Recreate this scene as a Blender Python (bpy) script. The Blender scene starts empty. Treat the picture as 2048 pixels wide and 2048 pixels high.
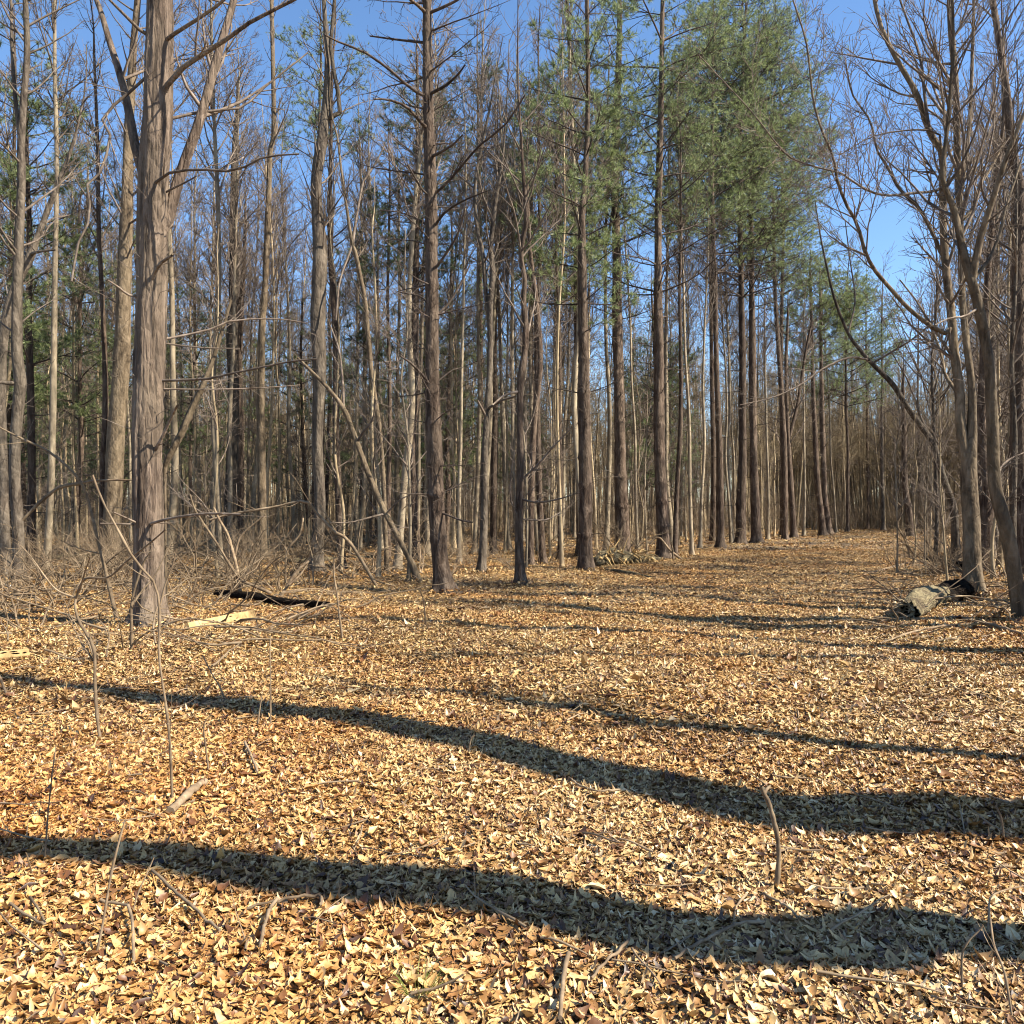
import bpy, math
import numpy as np
from mathutils import Vector
rng = np.random.default_rng(11)
S = bpy.context.scene
C = S.collection
R = math.radians

# ------------------------------------------------------------ camera, sky, sun
EYE = 1.7; F = 1607.0; HOR = 1020.0
cam = bpy.data.cameras.new('camera'); cam.sensor_width = 36; cam.lens = 36*F/2048
cam.clip_start = 0.05; cam.clip_end = 3000; cam.shift_y = -(1024-HOR)/2048
co = bpy.data.objects.new('camera', cam); C.objects.link(co)
co.location = (0, 0, EYE); co.rotation_euler = (R(90), 0, 0); S.camera = co
AZ = R(109); EL = R(43)            # towards the sun: right of the view and a little behind
SUN = np.array([math.sin(AZ)*math.cos(EL), math.cos(AZ)*math.cos(EL), math.sin(EL)])
w = bpy.data.worlds.new('World'); S.world = w; w.use_nodes = True
nt = w.node_tree; bg = nt.nodes['Background']
sky = nt.nodes.new('ShaderNodeTexSky'); sky.sky_type = 'NISHITA'; sky.sun_disc = False
sky.sun_elevation = EL; sky.sun_rotation = AZ; sky.altitude = 300; sky.air_density = 1.0
sky.dust_density = 0.2; sky.ozone_density = 3.5
hs0 = nt.nodes.new('ShaderNodeHueSaturation'); hs0.inputs['Saturation'].default_value = 1.08
nt.links.new(sky.outputs[0], hs0.inputs['Color']); nt.links.new(hs0.outputs[0], bg.inputs[0]); bg.inputs[1].default_value = 0.09
sl = bpy.data.lights.new('sun', 'SUN'); sl.energy = 5.0; sl.angle = R(0.53); sl.color = (1, .92, .77)
so = bpy.data.objects.new('sun', sl); C.objects.link(so)
so.rotation_euler = Vector(SUN).to_track_quat('Z', 'Y').to_euler()
S.view_settings.view_transform = 'Standard'; S.view_settings.look = 'None'
S.view_settings.exposure = 1.5; S.view_settings.gamma = 1
S.cycles.filter_width = 1.1

# ------------------------------------------------------------ helpers
def ground_z(x, y):
    x = np.asarray(x, float); y = np.asarray(y, float)
    f = .035*np.sin(x*.9+.6*y+1)+.03*np.sin(.55*x-.8*y)+.02*np.sin(1.9*x+1.3*y+2)+.012*np.sin(3.7*x-2.9*y)
    lm = np.clip((-x-1.5)/6, 0, 1)*np.clip((y-11)/8, 0, 1)      # rougher floor in the left wood
    rb = np.clip((x-(8.2+.55*(y-17)))/2.5, 0, 1)*np.clip((y-9)/5, 0, 1)   # low bank right of the trail
    return f + lm*(.06*np.sin(2.2*x+y)+.05*np.sin(1.1*y-2*x)) + .16*rb
def P(px, py, D): return np.array([(px-1024)/F*D, D, EYE+(HOR-py)/F*D])
def gp(px, py, up=0.0):
    D = EYE*F/(py-HOR); x = (px-1024)/F*D
    return np.array([x, D, float(ground_z(x, D))+up])
def nrm(a): return a/np.maximum(np.linalg.norm(a, axis=-1, keepdims=True), 1e-9)
def smooth_path(p, m):
    p = np.asarray(p, float); n = len(p)
    if n < 3: return np.array([p[0]+(p[-1]-p[0])*t for t in np.linspace(0, 1, m)])
    q = np.vstack([2*p[0]-p[1], p, 2*p[-1]-p[-2]])
    seg = np.r_[0, np.cumsum(np.linalg.norm(np.diff(p[:, :3], axis=0), axis=1))]
    out = []
    for s in np.linspace(0, seg[-1], m):
        i = min(max(np.searchsorted(seg, s)-1, 0), n-2)
        t = (s-seg[i])/max(seg[i+1]-seg[i], 1e-9)
        a, b, c, d = q[i], q[i+1], q[i+2], q[i+3]
        out.append(.5*(2*b+(c-a)*t+(2*a-5*b+4*c-d)*t*t+(3*b-a-3*c+d)*t**3))
    return np.array(out)

class TB:
    """collects vertices and faces of one mesh"""
    def __init__(s): s.V = []; s.Q = []; s.T = []; s.n = 0
    def add(s, v, q=None, t=None):
        v = np.asarray(v, float).reshape(-1, 3)
        if q is not None and len(q): s.Q.append(np.asarray(q).reshape(-1, 4)+s.n)
        if t is not None and len(t): s.T.append(np.asarray(t).reshape(-1, 3)+s.n)
        s.V.append(v); s.n += len(v)
    def tubes(s, pts, rad, k, rough=None, cap=False):
        N, n, _ = pts.shape
        if N == 0: return
        t = nrm(np.gradient(pts, axis=1)); m = np.abs(t).max(axis=1)
        ax = np.argmin(m, axis=1); ref = np.eye(3)[ax][:, None, :]
        u = nrm(np.cross(t, ref)); v = np.cross(t, u)
        th = np.arange(k)*2*np.pi/k
        rr = np.broadcast_to(rad[:, :, None], (N, n, k)) if rough is None else rad[:, :, None]*rough
        ring = pts[:, :, None, :]+rr[..., None]*(np.cos(th)[:, None]*u[:, :, None, :]+np.sin(th)[:, None]*v[:, :, None, :])
        idx = np.arange(N*n*k).reshape(N, n, k); nx = np.roll(idx, -1, axis=2)
        q = np.stack([idx[:, :-1], nx[:, :-1], nx[:, 1:], idx[:, 1:]], -1)
        s.add(ring, q)
        if cap:
            for e, fl in ((0, 1), (n-1, 0)):
                b = s.n; rg = ring[:, e]
                for i in range(N):
                    c = rg[i].mean(0); vv = np.vstack([rg[i], c[None]])
                    a = np.arange(k); bb = (a+1) % k
                    tt = np.stack([a, bb, np.full(k, k)], -1)
                    if fl: tt = tt[:, ::-1]
                    s.add(vv, None, tt)
    def build(s, name, mat, parent=None, smooth=True, origin=None):
        V = np.vstack(s.V) if s.V else np.zeros((0, 3))
        if origin is not None: V = V-np.asarray(origin)
        Q = np.vstack(s.Q) if s.Q else np.zeros((0, 4), int); T = np.vstack(s.T) if s.T else np.zeros((0, 3), int)
        me = bpy.data.meshes.new(name); me.vertices.add(len(V)); me.vertices.foreach_set('co', V.astype(np.float32).ravel())
        me.loops.add(Q.size+T.size); me.loops.foreach_set('vertex_index', np.r_[Q.ravel(), T.ravel()].astype(np.int32))
        me.polygons.add(len(Q)+len(T))
        me.polygons.foreach_set('loop_start', np.r_[np.arange(len(Q))*4, Q.size+np.arange(len(T))*3].astype(np.int32))
        me.polygons.foreach_set('use_smooth', np.full(len(Q)+len(T), smooth))
        me.materials.append(mat); me.update(calc_edges=True)
        o = bpy.data.objects.new(name, me); C.objects.link(o)
        if parent is not None: o.parent = parent
        return o

def tag(o, label, cat, group=None, kind=None):
    if label: o['label'] = label
    if cat: o['category'] = cat
    if group: o['group'] = group
    if kind: o['kind'] = kind
    return o
def thing(name, loc, label, cat, group=None):
    o = bpy.data.objects.new(name, None); C.objects.link(o); o.empty_display_size = .2
    o.location = [float(a) for a in loc]
    return tag(o, label, cat, group)

# ------------------------------------------------------------ materials
def newmat(name):
    m = bpy.data.materials.new(name); m.use_nodes = True; n = m.node_tree; n.nodes.clear()
    out = n.nodes.new('ShaderNodeOutputMaterial'); b = n.nodes.new('ShaderNodeBsdfPrincipled')
    n.links.new(b.outputs[0], out.inputs[0]); return m, n, b, out
def nd(n, t, **kw):
    x = n.nodes.new('ShaderNode'+t)
    for k, v in kw.items():
        if k in x.inputs: x.inputs[k].default_value = v
        else: setattr(x, k, v)
    return x
def ramp(n, src, stops):
    r = n.nodes.new('ShaderNodeValToRGB'); e = r.color_ramp.elements
    while len(e) < len(stops): e.new(.5)
    for i, (p, c) in enumerate(stops): e[i].position = p; e[i].color = (*c, 1)
    n.links.new(src, r.inputs[0]); return r
def mapping(n, scale):
    tc = nd(n, 'TexCoord'); mp = nd(n, 'Mapping'); mp.inputs['Scale'].default_value = scale
    n.links.new(tc.outputs['Object'], mp.inputs[0]); return mp
def bark(name, dark, mid, light, sx=14, sz=1.6, bump=.6, dist=.03, lichen=0.25):
    m, n, b, _ = newmat(name)
    mp = mapping(n, (sx, sx, sz))
    a = nd(n, 'TexNoise', Scale=1.0, Detail=7.0, Roughness=.65, Distortion=.6); n.links.new(mp.outputs[0], a.inputs['Vector'])
    mp2 = mapping(n, (1.2, 1.2, .7)); c = nd(n, 'TexNoise', Scale=1.0, Detail=4.0); n.links.new(mp2.outputs[0], c.inputs['Vector'])
    mp3 = mapping(n, (sx*2.2, sx*2.2, sz*5)); v = nd(n, 'TexVoronoi', Scale=.5); v.feature = 'DISTANCE_TO_EDGE'; n.links.new(mp3.outputs[0], v.inputs['Vector'])
    r = ramp(n, a.outputs[0], [(.30, dark), (.48, mid), (.68, light)])
    big = ramp(n, c.outputs[0], [(.40, (0, 0, 0)), (.62, (1, 1, 1))])
    mx = nd(n, 'Mix', data_type='RGBA'); mx.inputs[7].default_value = (light[0]*1.05, light[1]*1.1, light[2]*1.05, 1)
    mlt = nd(n, 'Math', operation='MULTIPLY'); mlt.inputs[1].default_value = lichen
    n.links.new(big.outputs[0], mlt.inputs[0]); n.links.new(mlt.outputs[0], mx.inputs[0]); n.links.new(r.outputs[0], mx.inputs[6])
    oi = nd(n, 'ObjectInfo'); hs = nd(n, 'HueSaturation'); mr = nd(n, 'MapRange'); mr.inputs[3].default_value = .7; mr.inputs[4].default_value = 1.25
    n.links.new(oi.outputs['Random'], mr.inputs[0]); n.links.new(mr.outputs[0], hs.inputs['Value']); n.links.new(mx.outputs[2], hs.inputs['Color'])
    n.links.new(hs.outputs[0], b.inputs['Base Color']); b.inputs['Roughness'].default_value = .9; b.inputs['Specular IOR Level'].default_value = .04 if light[0] < .06 else .22
    ad = nd(n, 'Math', operation='ADD'); vm = nd(n, 'Math', operation='MINIMUM'); vm.inputs[1].default_value = .25
    n.links.new(v.outputs['Distance'], vm.inputs[0]); n.links.new(vm.outputs[0], ad.inputs[1]); n.links.new(a.outputs[0], ad.inputs[0])
    bp = nd(n, 'Bump', Strength=bump, Distance=dist); n.links.new(ad.outputs[0], bp.inputs['Height']); n.links.new(bp.outputs[0], b.inputs['Normal'])
    return m
BIG = bark('shaggy pinkish bark', (.012, .008, .006), (.095, .066, .048), (.27, .20, .15), 11, 1.1, 1.0, .07, .45)
PINE = bark('dark pine bark', (.014, .008, .005), (.056, .036, .025), (.165, .12, .088), 13, 2.4, .8, .035)
GREY = bark('smooth grey bark', (.012, .009, .007), (.062, .047, .035), (.165, .132, .10), 9, 2.2, 1.0, .03)
TAN = bark('tan young bark', (.018, .012, .008), (.095, .068, .042), (.20, .15, .10), 9, 2.4, .9, .025)
TWIG = bark('twig bark', (.05, .036, .028), (.12, .09, .068), (.22, .175, .14), 5, 5, 0, .01, .1)
PTWIG = bark('dead pine twig bark', (.022, .015, .012), (.05, .036, .028), (.12, .09, .07), 5, 5, 0, .01, .1)
BTAN = bark('sunlit tan bark of the inner wood', (.07, .048, .03), (.25, .185, .11), (.44, .345, .22), 7, 2, .3, .012)  # brighter copy of the tan bark, sunlight painted into its colour
BGREY = bark('sunlit grey bark of the inner wood', (.045, .034, .025), (.17, .132, .09), (.34, .275, .19), 7, 2, .3, .012)  # grey bark lightened, the sunlit look is put into the base colour
BRUSH = bark('dry brush bark', (.06, .038, .024), (.15, .105, .065), (.29, .215, .14), 6, 6, 0, .01, .2)
ROT = bark('rotten log bark', (.012, .008, .006), (.10, .075, .042), (.25, .205, .115), 8, 8, 1.0, .06, .25)
CHAR = bark('blackened rotten wood', (.003, .002, .002), (.008, .006, .005), (.022, .016, .011), 12, 12, 1.0, .04, .05)
PALE = bark('pale split wood', (.17, .10, .04), (.32, .215, .095), (.42, .31, .155), 5, 5, .3, .01, .2)

def leafmat(name, stops, patch=True, rough=.5, trans=.05):
    m, n, b, out = newmat(name)
    g = nd(n, 'NewGeometry'); r = ramp(n, g.outputs['Random Per Island'], stops)
    col = r.outputs[0]
    if patch:
        tc = nd(n, 'TexCoord'); a = nd(n, 'TexNoise', Scale=.35, Detail=3.0); n.links.new(tc.outputs['Object'], a.inputs['Vector'])
        rr = ramp(n, a.outputs[0], [(.38, (1.0, .82, .62)), (.52, (1, .95, .86)), (.66, (.95, .93, .96))])
        mx = nd(n, 'Mix', data_type='RGBA', blend_type='MULTIPLY'); mx.inputs[0].default_value = .8
        n.links.new(col, mx.inputs[6]); n.links.new(rr.outputs[0], mx.inputs[7]); col = mx.outputs[2]
        sx_ = nd(n, 'SeparateXYZ'); n.links.new(tc.outputs['Object'], sx_.inputs[0])
        ml = nd(n, 'MapRange'); ml.inputs[1].default_value = 1.5; ml.inputs[2].default_value = -3.5; n.links.new(sx_.outputs[0], ml.inputs[0])
        my = nd(n, 'MapRange'); my.inputs[1].default_value = 9.5; my.inputs[2].default_value = 4.0; n.links.new(sx_.outputs[1], my.inputs[0])
        mm = nd(n, 'Math', operation='MULTIPLY'); n.links.new(ml.outputs[0], mm.inputs[0]); n.links.new(my.outputs[0], mm.inputs[1])
        m4 = nd(n, 'Mix', data_type='RGBA', blend_type='MULTIPLY'); m4.inputs[7].default_value = (1.0, .86, .68, 1)
        n.links.new(mm.outputs[0], m4.inputs[0]); n.links.new(col, m4.inputs[6]); col = m4.outputs[2]
        g2 = nd(n, 'TexNoise', Scale=1.3, Detail=5.0, Roughness=.65); n.links.new(tc.outputs['Object'], g2.inputs['Vector'])
        gr_ = ramp(n, g2.outputs[0], [(.34, (.5, .42, .36)), (.48, (1, 1, 1))])
        m3 = nd(n, 'Mix', data_type='RGBA', blend_type='MULTIPLY'); m3.inputs[0].default_value = .75
        n.links.new(col, m3.inputs[6]); n.links.new(gr_.outputs[0], m3.inputs[7]); col = m3.outputs[2]
        f = nd(n, 'TexNoise', Scale=60.0, Detail=3.0); n.links.new(tc.outputs['Object'], f.inputs['Vector'])
        fr = ramp(n, f.outputs[0], [(.3, (.72, .66, .6)), (.6, (1, 1, 1))])
        m2 = nd(n, 'Mix', data_type='RGBA', blend_type='MULTIPLY'); m2.inputs[0].default_value = .8
        n.links.new(col, m2.inputs[6]); n.links.new(fr.outputs[0], m2.inputs[7]); col = m2.outputs[2]
    n.links.new(col, b.inputs['Base Color']); b.inputs['Roughness'].default_value = rough
    if trans:
        tr = nd(n, 'BsdfTranslucent'); ms = nd(n, 'MixShader'); ms.inputs[0].default_value = trans
        n.links.new(col, tr.inputs[0]); n.links.new(b.outputs[0], ms.inputs[1]); n.links.new(tr.outputs[0], ms.inputs[2]); n.links.new(ms.outputs[0], out.inputs[0])
    return m
LEAF = leafmat('dry oak leaf', [(0, (.035, .016, .009)), (.14, (.15, .07, .028)), (.32, (.31, .18, .07)), (.6, (.48, .325, .14)), (.86, (.58, .43, .21)), (1, (.64, .53, .35))])
NEEDLE = leafmat('pine needles', [(0, (.05, .075, .032)), (.3, (.125, .165, .06)), (.7, (.24, .29, .11)), (1, (.44, .47, .24))], False, .5, .5)
DKNEEDLE = leafmat('dark pine needles', [(0, (.025, .04, .02)), (.5, (.055, .08, .03)), (1, (.12, .15, .05))], False, .5, .2)
GRASS = leafmat('green grass blades', [(0, (.16, .20, .04)), (1, (.40, .42, .10))], False, .5, .3)

m, n, b, _ = newmat('forest floor')
tc = nd(n, 'TexCoord')
v = nd(n, 'TexVoronoi', Scale=13.0, Randomness=1.0); n.links.new(tc.outputs['Object'], v.inputs['Vector'])
bw = nd(n, 'SeparateColor'); n.links.new(v.outputs['Color'], bw.inputs[0])
r1 = ramp(n, bw.outputs[0], [(0, (.02, .013, .008)), (.3, (.10, .062, .032)), (.6, (.25, .165, .085)), (1, (.42, .31, .17))])
n2 = nd(n, 'TexNoise', Scale=5.0, Detail=8.0, Roughness=.8); n.links.new(tc.outputs['Object'], n2.inputs['Vector'])
r2 = ramp(n, n2.outputs[0], [(.35, (.35, .3, .27)), (.6, (1, 1, 1))])
mx = nd(n, 'Mix', data_type='RGBA', blend_type='MULTIPLY'); mx.inputs[0].default_value = 1
n.links.new(r1.outputs[0], mx.inputs[6]); n.links.new(r2.outputs[0], mx.inputs[7]); n.links.new(mx.outputs[2], b.inputs['Base Color'])
b.inputs['Roughness'].default_value = .9
bp = nd(n, 'Bump', Strength=1.0, Distance=.05); n.links.new(v.outputs['Distance'], bp.inputs['Height']); n.links.new(bp.outputs[0], b.inputs['Normal'])
FLOOR = m

# ------------------------------------------------------------ ground
ax = np.r_[-900, -400, -200, np.linspace(-100, -14, 60), np.arange(-13.5, 13.6, .25), np.linspace(14, 100, 60), 200, 400, 900]
ay = np.r_[-300, -60, -20, -8, np.arange(-3, 24, .25), np.linspace(24.5, 120, 110), 200, 400, 900]
X, Y = np.meshgrid(ax, ay); Z = ground_z(X, Y)*np.clip(1.6-np.hypot(X, Y)/150, 0, 1)
tb = TB(); nx, ny = len(ax), len(ay); ii = np.arange(nx*ny).reshape(ny, nx)
tb.add(np.stack([X, Y, Z], -1), np.stack([ii[:-1, :-1], ii[:-1, 1:], ii[1:, 1:], ii[1:, :-1]], -1))
tag(tb.build('ground', FLOOR), None, None, kind='structure')

# ------------------------------------------------------------ leaf litter
def leaves(tb, x, y, size, k, lift, tilt, curl=1.0):
    N = len(x); s = np.linspace(0, 1, k)
    prof_oak = np.interp(s, np.linspace(0, 1, 9), [.04, .34, .20, .72, .36, .95, .45, .62, .03])
    prof_bee = np.interp(s, np.linspace(0, 1, 9), [.03, .45, .8, .97, 1, .9, .68, .36, .02])
    mixf = (rng.random(N) < .5)[:, None]
    hw = np.where(mixf, prof_oak, prof_bee)*rng.uniform(.7, 1.3, (N, k))
    L = size*np.clip(rng.lognormal(0, .36, N), .4, 1.75)[:, None]; W = L*rng.uniform(.09, .30, N)[:, None]
    xl = (s-.5)[None]*L; hw = hw*W
    c1 = rng.normal(.3, .75, N)[:, None]*curl; c2 = rng.normal(.35, .6, N)[:, None]*curl
    zb = c1*L*(s-.5)[None]**2*1.6+rng.normal(0, .03, (N, k))*L
    side = rng.normal(0, .5, N)[:, None]*L*(s-.5)[None]**2
    v = np.zeros((N, k, 3, 3))
    for j, sg in enumerate((-1, 0, 1)):
        v[:, :, j, 0] = xl; v[:, :, j, 1] = sg*hw+side
        v[:, :, j, 2] = zb+(abs(sg)*c2*hw if sg else 0)+(rng.normal(0, .02, (N, k))*L if sg else 0)
    a = rng.normal(0, tilt, N); bb = rng.normal(0, tilt, N); yw = rng.uniform(0, 2*np.pi, N)
    ca, sa, cb, sb, cy, sy = np.cos(a), np.sin(a), np.cos(bb), np.sin(bb), np.cos(yw), np.sin(yw)
    Rx = np.zeros((N, 3, 3)); Rx[:, 0, 0] = 1; Rx[:, 1, 1] = ca; Rx[:, 1, 2] = -sa; Rx[:, 2, 1] = sa; Rx[:, 2, 2] = ca
    Ry = np.zeros((N, 3, 3)); Ry[:, 1, 1] = 1; Ry[:, 0, 0] = cb; Ry[:, 0, 2] = sb; Ry[:, 2, 0] = -sb; Ry[:, 2, 2] = cb
    Rz = np.zeros((N, 3, 3)); Rz[:, 2, 2] = 1; Rz[:, 0, 0] = cy; Rz[:, 0, 1] = -sy; Rz[:, 1, 0] = sy; Rz[:, 1, 1] = cy
    v = np.einsum('nij,nklj->nkli', Rz@Ry@Rx, v)
    v[..., 0] += x[:, None, None]; v[..., 1] += y[:, None, None]
    v[..., 2] += (ground_z(x, y)+rng.uniform(.006, lift, N))[:, None, None]
    idx = np.arange(N*k*3).reshape(N, k, 3)
    q = np.stack([idx[:, :-1, :-1], idx[:, 1:, :-1], idx[:, 1:, 1:], idx[:, :-1, 1:]], -1)
    tb.add(v, q)
def wedge(n, d0, d1, mg=1.2):
    out_x, out_y = [], []
    while sum(map(len, out_x)) < n:
        y = np.sqrt(rng.uniform(d0*d0, d1*d1, n)); x = rng.uniform(-1, 1, n)*(.66*y+mg); out_x.append(x); out_y.append(y)
    return np.concatenate(out_x)[:n], np.concatenate(out_y)[:n]
tb = TB()
x, y = wedge(190000, 1.6, 6.2); leaves(tb, x, y, .052, 6, .03, .14, .7)
x, y = wedge(60000, 1.6, 6.2); leaves(tb, x, y, .03, 4, .03, .2)
x, y = wedge(6000, 1.9, 8); leaves(tb, x, y, .078, 9, .034, .10, .5)
x, y = wedge(340000, 6, 14.5); leaves(tb, x, y, .055, 4, .035, .15, .75)
x, y = wedge(4000, 6, 14.5); leaves(tb, x, y, .095, 5, .05, .16)
x, y = wedge(420000, 14, 34, 2); leaves(tb, x, y, .074, 3, .04, .13, .7)
x, y = wedge(170000, 33, 75, 3); leaves(tb, x, y, .15, 3, .05, .16, .7)
tag(tb.build('leaf_litter', LEAF), 'layer of dry tan and orange fallen oak leaves covering the forest floor', 'leaf litter', kind='stuff')

# ------------------------------------------------------------ branching
def grow(P0, D0, L, r, n, wob, trop, taper=.8):
    """batch of curved polylines"""
    N = len(P0); pts = np.zeros((N, n, 3)); pts[:, 0] = P0; d = nrm(D0)
    st = (L/(n-1))[:, None]
    for i in range(1, n):
        d = nrm(d+rng.normal(0, wob, (N, 3))+np.array([0, 0, trop])); pts[:, i] = pts[:, i-1]+d*st
    t = np.linspace(0, 1, n)[None]
    return pts, r[:, None]*(1-taper*t)
def kids(pts, rad, L, per_m, ang, lr, tmin=.15, rr=.55, rmin=.003, flat=0.0, lmin=.12):
    """children of a batch: start, direction, length, radius"""
    N, n, _ = pts.shape
    c = rng.poisson(np.clip(L*per_m, 0, 60)); pi = np.repeat(np.arange(N), c); M = len(pi)
    t = rng.uniform(tmin, 1, M); f = t*(n-1); i = np.minimum(f.astype(int), n-2); g = (f-i)[:, None]
    p0 = pts[pi, i]*(1-g)+pts[pi, i+1]*g; tan = nrm(pts[pi, i+1]-pts[pi, i])
    rv = rng.normal(0, 1, (M, 3)); rv[:, 2] *= (1-flat); perp = nrm(rv-(rv*tan).sum(1, keepdims=True)*tan)
    a = rng.normal(ang, .2, M)[:, None]; d = tan*np.cos(a)+perp*np.sin(a)
    l = np.maximum(L[pi]*rng.uniform(lr*.5, lr*1.4, M)*(1.15-.7*t), lmin)
    r = np.maximum((rad[pi, i]*rr), rmin)
    return p0, d, l, r
def twigs(tb, pts, rad, L, levels, sides=(4, 3, 3), rmin=.004):
    """levels: list of dict(per_m, ang, lr, n, wob, trop); returns the last level's polylines"""
    last = pts
    for j, k in enumerate(levels):
        p0, d, l, r = kids(pts, rad, L, k['per_m'], k['ang'], k['lr'], k.get('tmin', .15), k.get('rr', .55), rmin, k.get('flat', 0))
        if len(p0) == 0: break
        pts, rad = grow(p0, d, l, r, k.get('n', 4), k.get('wob', .14), k.get('trop', .05)); rad = np.maximum(rad, rmin*.7); L = l
        tb.tubes(pts, rad, sides[min(j, 2)]); last = pts
    return last
def tufts(tb, pts, per, ln=.10, wd=.012, k=6):
    """needle tufts scattered along polylines"""
    N, n, _ = pts.shape
    if N == 0: return
    M = int(N*per); pi = rng.integers(0, N, M); f = rng.uniform(.25, 1, M)*(n-1); i = np.minimum(f.astype(int), n-2); g = (f-i)[:, None]
    p = pts[pi, i]*(1-g)+pts[pi, i+1]*g; tan = nrm(pts[pi, i+1]-pts[pi, i])
    p = np.repeat(p, k, 0); tan = np.repeat(tan, k, 0)
    d = nrm(tan*.8+rng.normal(0, .65, p.shape)+[0, 0, .25]); sd = nrm(np.cross(d, rng.normal(0, 1, p.shape)))
    l = ln*rng.uniform(.6, 1.3, (len(p), 1))
    tri = np.stack([p-sd*wd*.5, p+sd*wd*.5, p+d*l], 1)
    tb.add(tri, None, np.arange(len(p)*3).reshape(-1, 3))

def trunk_mesh(tb, path, rad, sides, flare=.5, rough=.05, fine=0., whorls=(), lean=0):
    n = len(path); z = path[:, 2]-path[0, 2]
    r = rad*(1+flare*np.exp(-np.maximum(z, 0)/.26))
    for wz in whorls: r = r*(1+.17*np.exp(-((z-wz)/.05)**2))
    th = np.arange(sides)*2*np.pi/sides; ph = rng.uniform(0, 6.28, 8)
    Z = z[:, None]; T = th[None]
    q = 1+rough*(np.sin(2*T+ph[0]+Z*.8)+.7*np.sin(3*T+ph[1]-Z*1.3)+.5*np.sin(5*T+ph[2]+Z*2.1))
    q = q+flare*.35*np.exp(-np.maximum(Z, 0)/.25)*np.sin(5*T+ph[3])
    if fine:
        m = max(4, int(z[-1]/.6)); gz = np.linspace(0, z[-1], m); G = rng.normal(0, 1, (m, sides))
        q = q+fine*np.stack([np.interp(z, gz, G[:, j]) for j in range(sides)], 1)+fine*.4*rng.normal(0, 1, (n, sides))
    tb.tubes(path[None], r[None], sides, q[None])

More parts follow.
